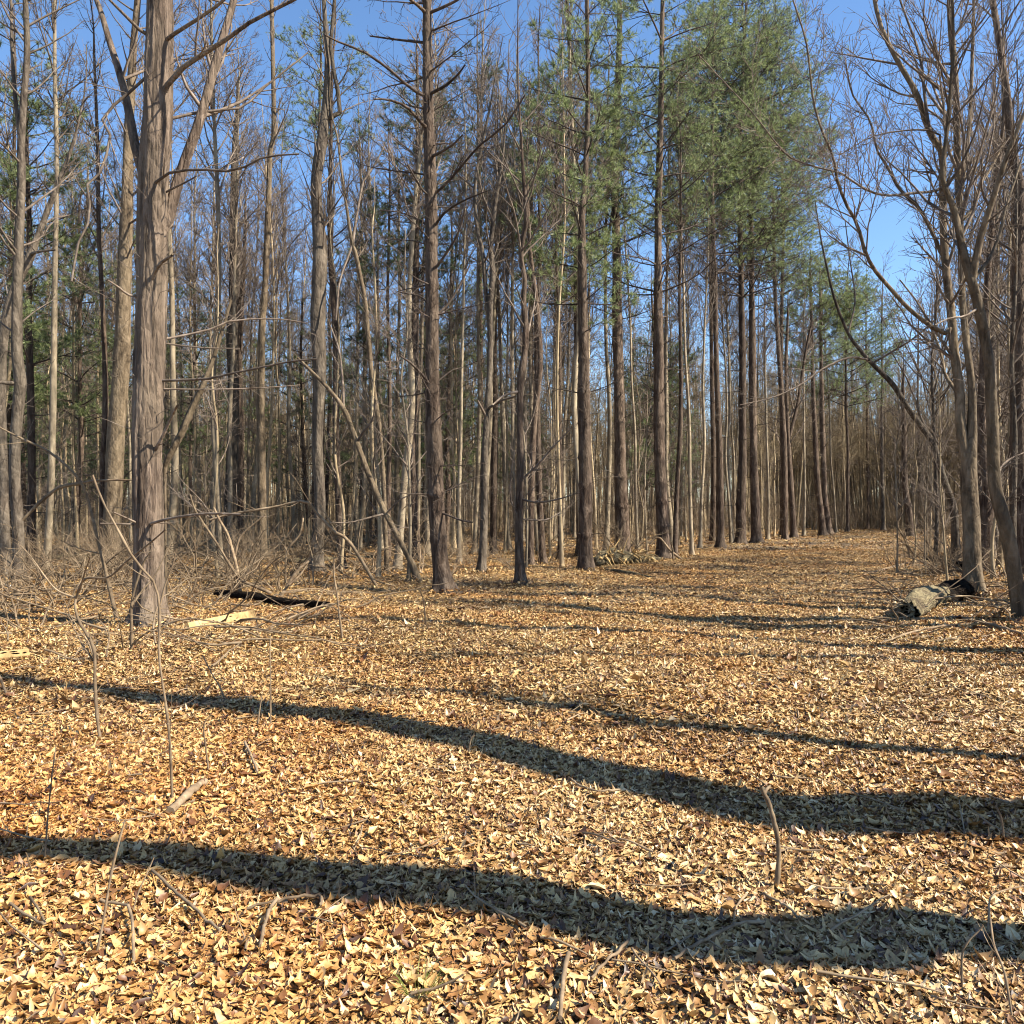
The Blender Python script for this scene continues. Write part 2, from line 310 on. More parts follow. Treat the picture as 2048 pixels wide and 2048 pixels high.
UPKEEP = []
def hero(name, label, cat, D, tr, H, kind, mat, limbs=(), sides=14, step=.25, fine=.0, rough=.04, group=None, fol=None, folmat=None,
         crown=None, dead=(1.2, 9.0), deadlen=1.3, dens=1.0, twmat=None, dwob=.04, rmin=.004, whsp=.75, stub=2.2, sl=.8, flare=.8):
    """a traced tree: trunk centreline (px, py, width px) at depth D, carried on to height H above the picture"""
    tr = [(a, b, c) for a, b, c in tr]
    base = P(tr[0][0], tr[0][1], D); base[2] = float(ground_z(base[0], D))-.05
    pts = [np.r_[base, tr[0][2]/2/F*D]]
    off = 0
    for i, (px, py, wd) in enumerate(tr[1:]):
        off += rng.normal(0, dwob*.5)
        q = P(px, py, D); q = np.array([(px-1024)/F*(D+off), D+off, EYE+(HOR-py)/F*(D+off)])
        pts.append(np.r_[q, wd/2/F*D])
    zt = pts[-1][2]; rt = pts[-1][3]
    if zt < H:
        d = (pts[-1][:3]-pts[-2][:3]); d = d/max(d[2], .3); d[2] = 1
        m = max(2, int((H-zt)/1.5))
        for j in range(1, m+1):
            q = pts[-1][:3]+(np.array([d[0]*.5**j, d[1]*.5**j, 1])*np.array([1, 1, 1])*(H-zt)/m)+np.r_[rng.normal(0, .06, 2), 0]
            pts.append(np.r_[q, max(rt*(1-j/m)**.9, .012)])
    pts = np.array(pts); tl = np.linalg.norm(np.diff(pts[:, :3], axis=0), axis=1).sum()
    pp = smooth_path(pts, max(12, int(tl/step))); path = pp[:, :3]; rad = np.maximum(pp[:, 3], .008)
    root = thing(name, base, label, cat, group)
    wh = []
    if kind == 'pine':
        zz = rng.uniform(.9, 1.3)
        while zz < H-.5: wh.append(zz); zz += rng.uniform(whsp*.8, whsp*1.25)
    tb = TB(); trunk_mesh(tb, path, rad, sides, flare=flare, fine=fine, rough=rough, whorls=wh if step < .3 else ())
    tb.build('trunk', mat, root, origin=base)
    tw = TB(); ft = TB(); tm = twmat or (PTWIG if kind == 'pine' else TWIG)
    zrel = path[:, 2]-base[2]
    def at(z):
        return np.array([np.interp(z, zrel, path[:, i]) for i in range(3)]).T, np.interp(z, zrel, rad)
    # traced limbs, each with its own run in depth
    lp = []; jn = []
    for L in limbs:
        pl, w0, w1, dd = L[0], L[1], L[2], L[3]
        q = []
        for i, (px, py) in enumerate(pl):
            t = i/(len(pl)-1); De = D+dd*t
            q.append(np.r_[(px-1024)/F*De, De, EYE+(HOR-py)/F*De, (w0+(w1-w0)*t)/2/F*D])
        q = np.array(q); ln = np.linalg.norm(np.diff(q[:, :3], axis=0), axis=1).sum()
        cand = np.vstack([path]+jn); pr = np.stack([cand[:, 0]/cand[:, 1], (cand[:, 2]-EYE)/cand[:, 1]], 1)*F
        k0 = np.argmin(np.hypot(pr[:, 0]-(L[0][0][0]-1024), pr[:, 1]-(HOR-L[0][0][1])))
        sh = cand[k0, 1]-q[0, 1]; fac = (D+sh)/D
        q[:, 0] *= (q[:, 1]+sh)/q[:, 1]; q[:, 2] = EYE+(q[:, 2]-EYE)*(q[:, 1]+sh)/q[:, 1]; q[:, 1] += sh; q[0, :3] = cand[k0]
        if len(L) > 4 and L[4]:       # carry on past the picture edge
            d = nrm(q[-1, :3]-q[-2, :3])
            for j in range(1, 5): q = np.vstack([q, np.r_[q[-1, :3]+d*L[4]/4+[0, 0, .08], max(q[-1, 3]*.72, .008)]])
        s = smooth_path(q, max(8, int(ln/.25))); lb = TB(); lb.tubes(s[None, :, :3], np.maximum(s[None, :, 3], .005), 9 if w0 > 12 else 7)
        lb.build('limb', mat if w0 > 7 else tm, root, origin=base)
        jn.append(s[:, :3]); s2 = smooth_path(q, 14); lp.append((s2[:, :3], s2[:, 3], ln))
    if lp:
        pa = np.array([a for a, _, _ in lp]); ra = np.array([b for _, b, _ in lp]); la = np.array([c for _, _, c in lp])
        lv = [dict(per_m=2.3*dens, ang=.75, lr=.32, n=6, wob=.12, trop=.10), dict(per_m=3.4*dens, ang=.7, lr=.45, n=4, trop=.05), dict(per_m=3.5*dens, ang=.7, lr=.5, n=3)]
        if kind != 'maple': lv = lv[:2]
        else: lv[0]['per_m'] *= 1.8; lv[1]['per_m'] *= 1.7
        twigs(tw, pa, ra*.8, np.minimum(la, 6), lv, rmin=rmin)
    if kind == 'pine':
        P0, D0, LL = [], [], []
        for wz in wh:
            for a in rng.uniform(0, 6.28)+np.arange(rng.integers(2, 5)+(wz > dead[1]))*1.5:
                p, r0 = at(wz+rng.normal(0, .04)); hi = np.clip((wz-dead[1])/3, 0, 1)
                if wz < dead[1] and rng.random() < .3: continue
                l = rng.uniform(.35, 1)*deadlen*(.5+.7*min(wz/dead[1], 1)) if hi == 0 else rng.uniform(.7, 1.1)*(fol[2] if fol else 2.2)*np.clip((H-wz)/(H-dead[1])*2.2, .2, 1)
                el = rng.normal(.12, .2) if hi == 0 else rng.normal(.35, .15)
                P0.append(p); D0.append([math.cos(a)*math.cos(el), math.sin(a)*math.cos(el), math.sin(el)]); LL.append(l)
        P0, D0, LL = np.array(P0), np.array(D0), np.array(LL)
        br, rr = grow(P0, D0, LL, .007+.0085*LL, 7, .09, .03); tw.tubes(br, rr, 4)
        isf = (P0[:, 2]-base[2] > (fol[0] if fol else 1e9))
        twigs(tw, br[~isf], rr[~isf], LL[~isf], [dict(per_m=3.2*dens, ang=.9, lr=.38, n=4, wob=.16, trop=.04), dict(per_m=3.5*dens, ang=.8, lr=.5, n=3)], rmin=rmin)
        if fol and isf.any():
            last = None
            a = twigs(tw, br[isf], rr[isf], LL[isf], [dict(per_m=4.5, ang=.85, lr=.42, n=4, wob=.14, trop=.08, flat=.5, tmin=.3), dict(per_m=6, ang=.75, lr=.5, n=3, trop=.06)], rmin=rmin)
            tufts(ft, a, fol[3]*.27, .18, .014, 9)
    elif kind in ('maple', 'bare') and crown:
        z0, num, cl, up = crown
        zz = z0+(H-z0)*rng.random(num)**.9; p, r0 = at(zz)
        a = rng.uniform(0, 6.28, num); el = rng.normal(up, .18, num)
        D0 = np.stack([np.cos(a)*np.cos(el), np.sin(a)*np.cos(el), np.sin(el)], 1)
        LL = cl*rng.uniform(.5, 1.15, num)*(1-.55*(zz-z0)/(H-z0)); r1 = np.minimum(r0*.6, .008+.010*LL)
        br, rr = grow(p, D0, LL, r1, 7, .10, .09); tw.tubes(br, rr, 5)
        twigs(tw, br, rr, LL, [dict(per_m=2.6*dens, ang=.65, lr=.45, n=5, wob=.12, trop=.10), dict(per_m=3.4*dens, ang=.65, lr=.5, n=4, trop=.06), dict(per_m=3.5*dens, ang=.7, lr=.5, n=3)], rmin=rmin)
    # short dead twigs up the stem
    m = int(min(H, 14)*stub*dens)
    if m:
        zz = rng.uniform(1, min(H-1, 14), m); p, r0 = at(zz); a = rng.uniform(0, 6.28, m)
        D0 = np.stack([np.cos(a), np.sin(a), rng.normal(.35, .3, m)], 1)
        LL = rng.uniform(.15, sl, m); br, rr = grow(p, D0, LL, np.full(m, .007), 5, .15, .03); tw.tubes(br, rr, 4)
        twigs(tw, br, rr, LL, [dict(per_m=3, ang=.8, lr=.5, n=3)], rmin=rmin)
    if tw.n: tw.build('crown', tm, root, origin=base)
    if ft.n: ft.build('needle_foliage', folmat or NEEDLE, root, smooth=False, origin=base)
    return root


# ================================================================ the traced trees
GREYLIMB = [dict(per_m=2.3, ang=.75, lr=.32)]
hero('tree', 'massive shaggy barked tree at left, forking into two heavy limbs high up', 'tree', 11.7,
     [(300, 1252, 56), (298, 1160, 56), (297, 1035, 55), (295, 900, 54), (297, 817, 54), (299, 760, 55), (300, 700, 55), (302, 580, 54), (304, 471, 56), (308, 362, 56),
      (315, 254, 56), (317, 145, 54), (319, 36, 50), (321, -120, 46), (326, -330, 40)], 17, 'bare', BIG, sides=72, step=.06, fine=.035, rough=.045, flare=.75, rmin=.0035, dens=1.1, crown=(9, 14, 2.6, .5),
     limbs=[([(322, 500), (336, 440), (351, 380), (366, 333), (395, 254), (417, 181), (435, 109), (453, 54), (467, 0), (490, -90), (505, -200)], 25, 11, .5, 4),
            ([(300, 400), (286, 348), (268, 283), (254, 203), (239, 145), (221, 91), (206, 36), (192, 0), (170, -80)], 22, 8, .9, 3),
            ([(321, 225), (327, 190), (340, 160), (362, 138), (399, 112), (435, 91), (471, 65), (507, 40), (543, 22), (580, 4), (640, -30)], 12, 5, -.9, 1),
            ([(325, 90), (333, 80), (362, 58), (399, 36), (435, 11), (470, -20)], 9, 5, -.6, 1),
            ([(305, 84), (290, 76), (268, 43), (232, 14), (200, -20)], 9, 4, -.4, 1),
            ([(325, 245), (337, 239), (362, 232), (399, 225), (471, 217), (489, 214), (525, 178), (580, 134), (616, 105)], 7, 3, .9),
            ([(290, 395), (305, 372), (319, 360), (344, 344), (399, 339), (471, 342), (507, 322), (543, 312), (598, 308)], 7, 3, -.9),
            ([(298, 585), (304, 560), (319, 529), (344, 511)], 10, 5, -.45),
            ([(290, 130), (270, 175), (240, 200), (207, 230), (208, 250), (221, 275), (210, 319), (196, 351), (175, 359), (178, 399), (181, 435), (160, 475), (149, 525), (143, 563)], 6, 4, -.5),
            ([(318, 683), (330, 678), (362, 672), (417, 660), (456, 643), (507, 638), (562, 638), (616, 647)], 6, 2.5, .8),
            ([(318, 763), (409, 758), (449, 750), (507, 738), (580, 723), (634, 718)], 6, 3, -.6),
            ([(318, 777), (420, 779), (520, 776), (600, 770)], 4, 2, .5),
            ([(320, 687), (400, 695), (480, 697)], 4, 2, .6),
            ([(280, 600), (258, 590), (238, 575), (215, 560)], 6, 3, -.5),
            ([(310, 925), (322, 880), (345, 830), (354, 812)], 8, 4, -.5),
            ([(280, 1048), (300, 1048), (326, 1040), (362, 1033), (417, 1027), (482, 1029)], 7, 4, -.9),
            ([(290, 1050), (250, 1048), (200, 1047)], 5, 3, -.4), ([(280, 1050), (250, 1035), (226, 1024)], 5, 3, -.6),
            ([(330, 395), (350, 375), (380, 360), (393, 352)], 5, 2, -.3)])
hero('broken_pole', 'pale splintered pole leaning against the right side of the massive tree', 'broken branch', 12.3,
     [(333, 1225, 6), (331, 1130, 6), (330, 1000, 6), (329, 940, 11), (337, 915, 15), (362, 868, 15), (384, 817, 13), (409, 763, 11), (427, 716, 9), (449, 647, 6), (462, 600, 4)], 4, 'none', TAN, sides=14, step=.08, dens=1.2, dwob=.05, fine=.12, rough=.15)
hero('tree', 'straight tan trunk standing close behind the left side of the massive tree', 'tree', 22,
     [(225, 1135, 36), (224, 1050, 34), (228, 960, 33), (232, 870, 32), (238, 800, 31), (243, 720, 31), (246, 640, 29), (248, 560, 28), (252, 470, 26), (255, 400, 22), (256, 300, 18), (262, 180, 16), (268, 80, 13), (275, 0, 12)],
     19, 'bare', TAN, sides=24, step=.15, fine=.015, crown=(7, 34, 2.6, .7), rmin=.005)
hero('tree', 'crooked dark trunk near the left edge with a kink halfway up', 'tree', 17.3,
     [(38, 1178, 22), (37, 1100, 21), (35, 1035, 21), (30, 960, 21), (31, 880, 21), (38, 800, 22), (41, 765, 22), (34, 700, 20), (34, 600, 18), (38, 490, 17), (43, 362, 15), (42, 290, 14), (47, 200, 13), (54, 109, 12), (51, 0, 10)],
     17, 'bare', GREY, sides=18, step=.12, fine=.015, crown=(4, 40, 2.6, .6), rmin=.005, limbs=[([(36, 300), (29, 180), (24, 91), (22, 0), (10, -80)], 9, 5, .6, 2), ([(38, 768), (15, 766), (-10, 764)], 9, 6, -.3)])
hero('tree', 'curving forked tree at the left edge sweeping inward to a high fork', 'tree', 19.5,
     [(14, 1155, 20), (8, 1030, 19), (4, 900, 18), (3, 780, 17), (8, 670, 18), (22, 598, 17), (44, 545, 17), (60, 514, 16), (76, 471, 11), (101, 406, 10), (123, 351, 8), (145, 290, 6), (160, 230, 4)],
     13, 'bare', GREY, sides=16, step=.15, fine=.012, crown=(6, 20, 2.0, .6), rmin=.005, limbs=[([(62, 515), (70, 505), (88, 502), (110, 500)], 8, 3, -.6), ([(56, 520), (45, 500), (10, 470), (-20, 440)], 5, 3, .6), ([(82, 460), (100, 440), (140, 430)], 5, 2, .6)])
hero('tree', 'tall grey trunk with a dark shaded twin close to its right', 'tree', 29,
     [(460, 1116, 28), (461, 1053, 26), (464, 926, 24), (467, 781, 22), (464, 672, 21), (467, 616, 19), (467, 507, 17), (467, 417, 14), (468, 308, 10), (475, 217, 8), (477, 160, 5)], 18, 'bare', GREY, sides=16, crown=(8, 44, 2.8, .8), rmin=.006, dens=1.3)
hero('tree', 'dark slim twin trunk just right of the tall grey trunk', 'tree', 31,
     [(481, 1108, 16), (479, 998, 14), (478, 860, 12), (478, 745, 11), (484, 600, 9), (490, 480, 7)], 15, 'bare', PINE, sides=12, crown=(7, 22, 2.2, .9), rmin=.006)
hero('tree', 'very tall pale slender trunk reaching the top of the photo against the blue gap', 'tree', 26,
     [(525, 1125, 18), (525, 1071, 17), (523, 926, 16), (522, 781, 15), (525, 636, 13), (529, 600, 12), (536, 435, 11), (540, 308, 10), (547, 272, 10), (547, 181, 9), (543, 0, 7)], 21, 'bare', TAN, sides=14, crown=(10, 34, 2.2, .9), rmin=.005, dens=1.4)
hero('tree', 'twisted grey tree with a thick dark and pale stem left of centre', 'tree', 21,
     [(633, 1150, 24), (636, 1080, 21), (640, 998, 20), (634, 890, 21), (640, 745, 27), (636, 650, 29), (638, 560, 28), (640, 500, 26), (636, 440, 22), (633, 362, 19), (643, 290, 22), (651, 217, 18), (655, 120, 12), (650, 40, 9), (645, -60, 8)],
     18, 'bare', GREY, sides=24, step=.15, fine=.02, rough=.08, crown=(8, 30, 2.2, .8), limbs=[([(652, 240), (676, 235), (680, 232), (678, 195), (672, 163), (661, 101), (665, 50), (669, 0)], 11, 7, -.2, 3), ([(640, 420), (632, 360), (640, 300)], 9, 6, -.3)])
hero('tree', 'slim upright trunk hugging the right side of the twisted grey tree', 'tree', 23,
     [(684, 1138, 15), (680, 1050, 15), (676, 962, 14), (672, 854, 13), (672, 700, 13), (666, 580, 12), (661, 507, 11), (660, 391, 9), (662, 280, 7), (664, 150, 5)], 17, 'bare', PINE, sides=12, crown=(7, 26, 2.2, .8), rmin=.005)
hero('tree', 'wavering thin pale stem crossing a second stem high up, left of the dark centre pine', 'tree', 21,
     [(775, 1150, 9), (770, 1050, 9), (767, 962, 9), (759, 854, 9), (745, 763, 9), (738, 690, 9), (730, 600, 8), (722, 560, 8), (712, 510, 8), (703, 480, 7), (694, 420, 6), (683, 344, 5), (674, 270, 4), (665, 240, 3)], 13, 'bare', TAN, sides=10, crown=(7, 14, 1.5, .8),
     limbs=[([(704, 485), (712, 440), (727, 362), (745, 337), (770, 290)], 6, 3, .4), ([(706, 490), (690, 530), (678, 570), (672, 640)], 5, 3, -.4)])
hero('leaning_tree', 'thin bare pole leaning steeply to the left beside the dark centre pine', 'tree', 18.6,
     [(838, 1168, 13), (827, 1135, 13), (814, 1107, 12), (790, 1062, 12), (767, 1017, 12), (738, 951, 11), (705, 861, 10), (687, 817, 9), (654, 774, 7), (622, 742, 6), (595, 715, 4)], 2, 'none', TAN, sides=12, step=.12, dens=1.2, dwob=.03,
     limbs=[([(716, 880), (728, 862), (745, 840), (752, 800)], 6, 3, -.4), ([(770, 1022), (740, 1035), (700, 1045), (660, 1045)], 5, 2, -.6), ([(687, 817), (685, 760), (678, 700), (660, 650)], 6, 3, .5), ([(774, 1020), (800, 1000), (820, 990)], 4, 2, -.5)])
hero('pine_tree', 'dark barked pine in the centre with whorls of bare dead branches up its whole stem', 'pine tree', 16.5,
     [(889, 1190, 36), (884, 1150, 33), (879, 1107, 32), (872, 998, 32), (869, 890, 30), (866, 817, 28), (864, 709, 26), (864, 600, 25), (863, 500, 25), (863, 435, 25), (860, 326, 23), (857, 217, 20), (855, 109, 19), (854, 18, 16), (853, -100, 13)],
     17, 'pine', PINE, sides=40, step=.07, fine=.02, dead=(30, 12), deadlen=2.0, dens=1.6, rmin=.0045,
     limbs=[([(860, 260), (842, 245), (815, 215), (780, 200), (747, 198)], 8, 3, -.8), ([(855, 200), (820, 175), (780, 140), (730, 105), (680, 85), (650, 70)], 7, 3, -1), ([(862, 190), (890, 172), (915, 150), (930, 130)], 7, 3, -.8),
            ([(855, 85), (800, 80), (740, 72)], 6, 3, .8), ([(856, 30), (835, 10), (815, -5)], 8, 5, -.4), ([(858, 25), (885, 15), (915, 0), (935, -15)], 7, 4, -.4), ([(864, 315), (880, 305), (905, 290), (925, 270)], 7, 3, -.8),
            ([(862, 392), (845, 380), (830, 355), (815, 330)], 5, 3, -.6), ([(866, 392), (895, 365), (925, 330), (960, 290), (1010, 250), (1050, 190)], 6, 3, -1.2), ([(864, 458), (840, 440), (800, 425), (760, 420)], 5, 2, .8), ([(866, 458), (890, 425), (930, 400), (980, 380)], 6, 2, -.8),
            ([(868, 548), (890, 510), (915, 470), (930, 420)], 6, 3, -.7), ([(868, 640), (895, 610), (920, 570), (940, 530)], 6, 3, .6), ([(866, 640), (850, 600), (830, 590), (800, 585)], 4, 2, .6), ([(868, 775), (845, 750), (820, 725), (800, 712)], 7, 3, -.8),
            ([(866, 770), (885, 755), (905, 740), (925, 735)], 4, 2, .6), ([(872, 1020), (895, 1030), (920, 1040), (945, 1045)], 5, 3, -.5)])
hero('pine_tree', 'slim dark pine one step left of the dark centre pine', 'pine tree', 26,
     [(833, 1128, 18), (828, 1035, 17), (826, 962, 16), (825, 854, 17), (832, 781, 16), (829, 672, 16), (832, 600, 14), (832, 543, 12), (835, 362, 10), (835, 217, 7), (834, 120, 5)], 17, 'pine', PINE, sides=16, dead=(7, 8), deadlen=1.4, fol=(8.0, 0, 2.2, 7), folmat=DKNEEDLE, rmin=.005)
hero('tree', 'two-stemmed grey tree with a fork low down, right of the dark centre pine', 'tree', 20.7,
     [(963, 1152, 15), (966, 1090, 14), (968, 1035, 14), (968, 960, 13), (970, 890, 13), (977, 781, 13), (981, 690, 12), (980, 616, 12), (986, 543, 11), (981, 500, 10), (988, 430, 8), (995, 380, 7), (1005, 320, 5)], 14, 'bare', GREY, sides=14, crown=(7, 20, 2.2, .8),
     limbs=[([(978, 640), (973, 600), (966, 507), (953, 453), (950, 380), (953, 344), (962, 300), (975, 240)], 10, 5, .3, 2), ([(978, 820), (985, 812), (1005, 800), (1030, 793)], 6, 4, -.4), ([(972, 840), (965, 820), (955, 800)], 7, 3, -.4)])
hero('tree', 'dark slender trunk immediately behind the two-stemmed grey tree', 'tree', 30,
     [(986, 1108, 15), (988, 962, 14), (990, 817, 13), (988, 709, 12), (990, 600, 10), (1000, 450, 8)], 17, 'bare', PINE, sides=12, crown=(7, 24, 2.3, .8), rmin=.006)
hero('tree', 'slender knotty trunk standing forward at the clearing edge left of the log heap', 'tree', 18.4,
     [(1041, 1170, 19), (1038, 1100, 17), (1038, 1035, 16), (1041, 926, 16), (1040, 850, 14), (1040, 781, 13), (1042, 755, 15), (1050, 700, 12), (1051, 654, 12), (1047, 600, 10), (1049, 560, 10), (1042, 507, 9), (1052, 435, 9), (1046, 340, 7), (1040, 240, 5), (1036, 150, 4)],
     14, 'bare', PINE, sides=16, step=.12, fine=.015, rough=.07, crown=(5.5, 24, 2.1, .8), rmin=.0035,
     limbs=[([(1038, 785), (1010, 790), (985, 810)], 6, 3, -.5), ([(1045, 960), (1075, 930), (1110, 890), (1140, 860)], 5, 2, -.8), ([(1040, 1000), (1070, 1005), (1110, 1000), (1160, 985)], 5, 2, -.6), ([(1036, 1040), (1022, 1000), (1022, 950), (1030, 900)], 5, 2, -.4), ([(1042, 1040), (1090, 1040), (1120, 1025)], 4, 2, .6)])
hero('tree', 'dark bent stem behind the slender knotty trunk', 'tree', 25,
     [(1060, 1128, 13), (1062, 1030, 13), (1064, 926, 13), (1070, 830, 12), (1078, 763, 11), (1080, 700, 11), (1072, 600, 10), (1060, 500, 8), (1056, 420, 6)], 15, 'bare', PINE, sides=12, crown=(7, 22, 2.2, .8), rmin=.005)
hero('pine_tree', 'straight pine with the heap of rotten log touching its right foot', 'pine tree', 22,
     [(1172, 1145, 27), (1171, 1070, 26), (1171, 998, 25), (1169, 854, 24), (1167, 709, 21), (1165, 600, 19), (1165, 543, 18), (1164, 435, 13), (1172, 326, 10), (1176, 181, 9), (1174, 0, 8)], 20, 'pine', PINE, sides=28, step=.08, fine=.016,
     dead=(7, 7), deadlen=1.5, fol=(6.2, 0, 2.1, 7), rmin=.004)
hero('pine_tree', 'slim pine stem seen high up behind the foliage of the log pine', 'pine tree', 29,
     [(1160, 1114, 13), (1158, 950, 12), (1155, 750, 12), (1153, 560, 11), (1151, 399, 10), (1147, 254, 8), (1140, 181, 8), (1140, 109, 8), (1134, 0, 7)], 20, 'pine', PINE, sides=12, dead=(10, 10), deadlen=1.3, fol=(9.5, 0, 2.0, 5), rmin=.006)
hero('pine_tree', 'tall pine with ringed bark, first one right of the rotten log heap', 'pine tree', 30,
     [(1246, 1109, 28), (1244, 1035, 26), (1241, 962, 24), (1239, 817, 21), (1236, 709, 20), (1234, 600, 19), (1234, 543, 18), (1230, 362, 16), (1234, 217, 13), (1239, 72, 11), (1239, 0, 9)], 23, 'pine', PINE, sides=24, step=.09, fine=.012,
     dead=(12, 10), deadlen=1.7, fol=(11, 0, 3.0, 6), rmin=.006, whsp=1.0)
hero('pine_tree', 'tall dark pine with pale snags crossing at its foot, second right of the log heap', 'pine tree', 28.5,
     [(1328, 1115, 27), (1325, 1050, 25), (1323, 995, 24), (1320, 930, 22), (1318, 863, 21), (1318, 732, 19), (1316, 600, 18), (1316, 527, 15), (1318, 351, 13), (1323, 176, 11), (1325, 0, 8)], 26, 'pine', PINE, sides=24, step=.09, fine=.012,
     dead=(10, 9), deadlen=1.8, fol=(11, 0, 3.2, 7), rmin=.006, whsp=.9)
hero('pine_tree', 'medium pine third along the left side of the trail', 'pine tree', 35.5,
     [(1441, 1098, 15), (1440, 1000, 14), (1439, 907, 13), (1433, 732, 10), (1430, 571, 9), (1426, 461, 8), (1424, 300, 6)], 26, 'pine', PINE, sides=14, dead=(10, 11), deadlen=1.7, fol=(12.5, 0, 3.3, 8), rmin=.007)
hero('pine_tree', 'stout green crowned pine, left one of the close pair beside the trail', 'pine tree', 39,
     [(1481, 1090, 19), (1482, 1000, 17), (1485, 907, 15), (1485, 732, 13), (1483, 600, 11), (1481, 483, 10), (1481, 350, 8)], 31, 'pine', PINE, sides=16, dead=(11, 12), deadlen=1.9, fol=(13.0, 0, 4.0, 6), rmin=.008)
hero('pine_tree', 'stout green crowned pine, right one of the close pair beside the trail', 'pine tree', 42,
     [(1513, 1086, 19), (1510, 1000, 17), (1507, 907, 15), (1505, 732, 14), (1503, 527, 10), (1501, 351, 8)], 33, 'pine', PINE, sides=16, dead=(12, 13), deadlen=2.0, fol=(14, 0, 4.0, 6), rmin=.008)
hero('pine_tree', 'slim pine just past the close pair on the left edge of the trail', 'pine tree', 46,
     [(1570, 1080, 12), (1569, 950, 12), (1566, 850, 11), (1560, 740, 9), (1551, 600, 7), (1547, 440, 6)], 21, 'pine', PINE, sides=12, dead=(12, 12), deadlen=2.0, fol=(13.5, 0, 2.7, 9), rmin=.009)
hero('tree', 'bare dark tree that splits upward to the right just past the close pair of pines', 'tree', 48,
     [(1588, 1076, 12), (1582, 973, 11), (1575, 863, 9), (1572, 740, 7), (1575, 650, 5)], 15, 'bare', PINE, sides=12, crown=(5, 26, 3.4, .7), rmin=.009,
     limbs=[([(1578, 880), (1590, 830), (1598, 790), (1612, 700), (1625, 640)], 8, 4, .4)])
hero('pine_tree', 'left one of the two pines leaning slightly over the narrowing end of the trail', 'pine tree', 52,
     [(1646, 1072, 14), (1640, 1010, 12), (1634, 951, 11), (1630, 863, 9), (1626, 776, 8), (1623, 644, 6), (1620, 540, 5)], 19, 'pine', PINE, sides=12, dead=(9, 12), deadlen=2.6, fol=(10.5, 0, 3.2, 9), rmin=.010)
hero('pine_tree', 'right one of the two pines leaning slightly over the narrowing end of the trail', 'pine tree', 54,
     [(1658, 1070, 14), (1650, 1000, 12), (1648, 951, 11), (1645, 863, 10), (1643, 776, 8), (1641, 600, 6)], 19, 'pine', PINE, sides=12, dead=(9, 12), deadlen=2.6, fol=(11, 0, 3.4, 11), rmin=.010)
hero('tree', 'short dark stocky tree on the right where the trail disappears', 'tree', 52,
     [(1820, 1069, 17), (1817, 1020, 13), (1810, 973, 12), (1808, 863, 9), (1806, 780, 6)], 12, 'bare', PINE, sides=12, crown=(3.5, 34, 3.2, .8), rmin=.009)
hero('leaning_tree', 'long thin tree arching out over the trail from its right side', 'tree', 25,
     [(1915, 1120, 17), (1911, 1085, 15), (1907, 1017, 14), (1897, 985, 13), (1885, 951, 13), (1875, 915, 12), (1863, 881, 12), (1828, 833, 11), (1806, 800, 10), (1784, 767, 10), (1740, 723, 8), (1716, 695, 7), (1696, 666, 6), (1670, 600, 5), (1652, 527, 4), (1639, 461, 3), (1630, 400, 2)],
     3, 'none', GREY, sides=14, step=.15, dens=1.6, dwob=.1,
     limbs=[([(1740, 723), (1700, 715), (1650, 735), (1600, 770), (1545, 795), (1480, 810)], 5, 2, -1.5), ([(1745, 725), (1790, 700), (1830, 675), (1870, 640)], 5, 3, -1), ([(1862, 881), (1840, 830), (1815, 760), (1780, 700)], 5, 2, 1), ([(1700, 670), (1710, 600), (1700, 520), (1690, 440)], 4, 2, .8)])
hero('tree', 'double trunked smooth grey tree at right, its foot beside the hollow log', 'tree', 15.2,
     [(1947, 1203, 34), (1945, 1150, 31), (1943, 1100, 30), (1942, 1039, 30), (1938, 960, 30), (1940, 907, 27), (1944, 860, 20), (1943, 776, 15), (1933, 688, 13), (1926, 620, 13), (1924, 571, 12), (1920, 439, 12), (1915, 307, 12), (1911, 176, 12), (1902, 60, 12), (1899, 0, 10), (1896, -120, 9)],
     16, 'maple', TAN, sides=30, step=.1, fine=.01, rough=.06, crown=(6.5, 34, 3.0, .75), rmin=.005,
     limbs=[([(1936, 940), (1926, 885), (1920, 840), (1920, 797), (1914, 740), (1909, 710), (1902, 622), (1898, 593), (1889, 505), (1885, 395), (1884, 307), (1858, 263), (1845, 220), (1832, 184), (1806, 140), (1784, 101), (1762, 53), (1749, 0), (1740, -60)], 21, 7, .6, 3),
            ([(1903, 672), (1893, 667), (1858, 650), (1814, 614), (1779, 575), (1749, 540), (1731, 505), (1714, 448), (1692, 408), (1674, 360), (1667, 316), (1643, 259), (1626, 198), (1613, 88), (1586, 0)], 10, 3, -1.2),
            ([(1893, 530), (1885, 514), (1863, 461), (1832, 408), (1801, 382), (1775, 334), (1753, 298), (1740, 241), (1705, 189), (1690, 120)], 9, 3, .8),
            ([(1885, 384), (1871, 382), (1828, 386), (1771, 391), (1727, 377), (1683, 347), (1639, 336), (1582, 316), (1551, 285), (1500, 220), (1397, 110)], 6, 2, -1.4),
            ([(1884, 307), (1880, 270), (1852, 260), (1800, 262), (1740, 275), (1680, 310)], 5, 2, -.6), ([(1925, 800), (1905, 770), (1890, 750), (1880, 700), (1845, 620), (1800, 560)], 9, 3, 1.2),
            ([(1858, 263), (1850, 200), (1842, 120), (1822, 60), (1800, 0)], 7, 4, .8, 2), ([(1918, 400), (1930, 330), (1940, 230), (1945, 100), (1948, 0)], 9, 6, .8, 3), ([(1920, 440), (1945, 420), (1955, 380), (1985, 330), (2010, 280)], 8, 4, .8)])
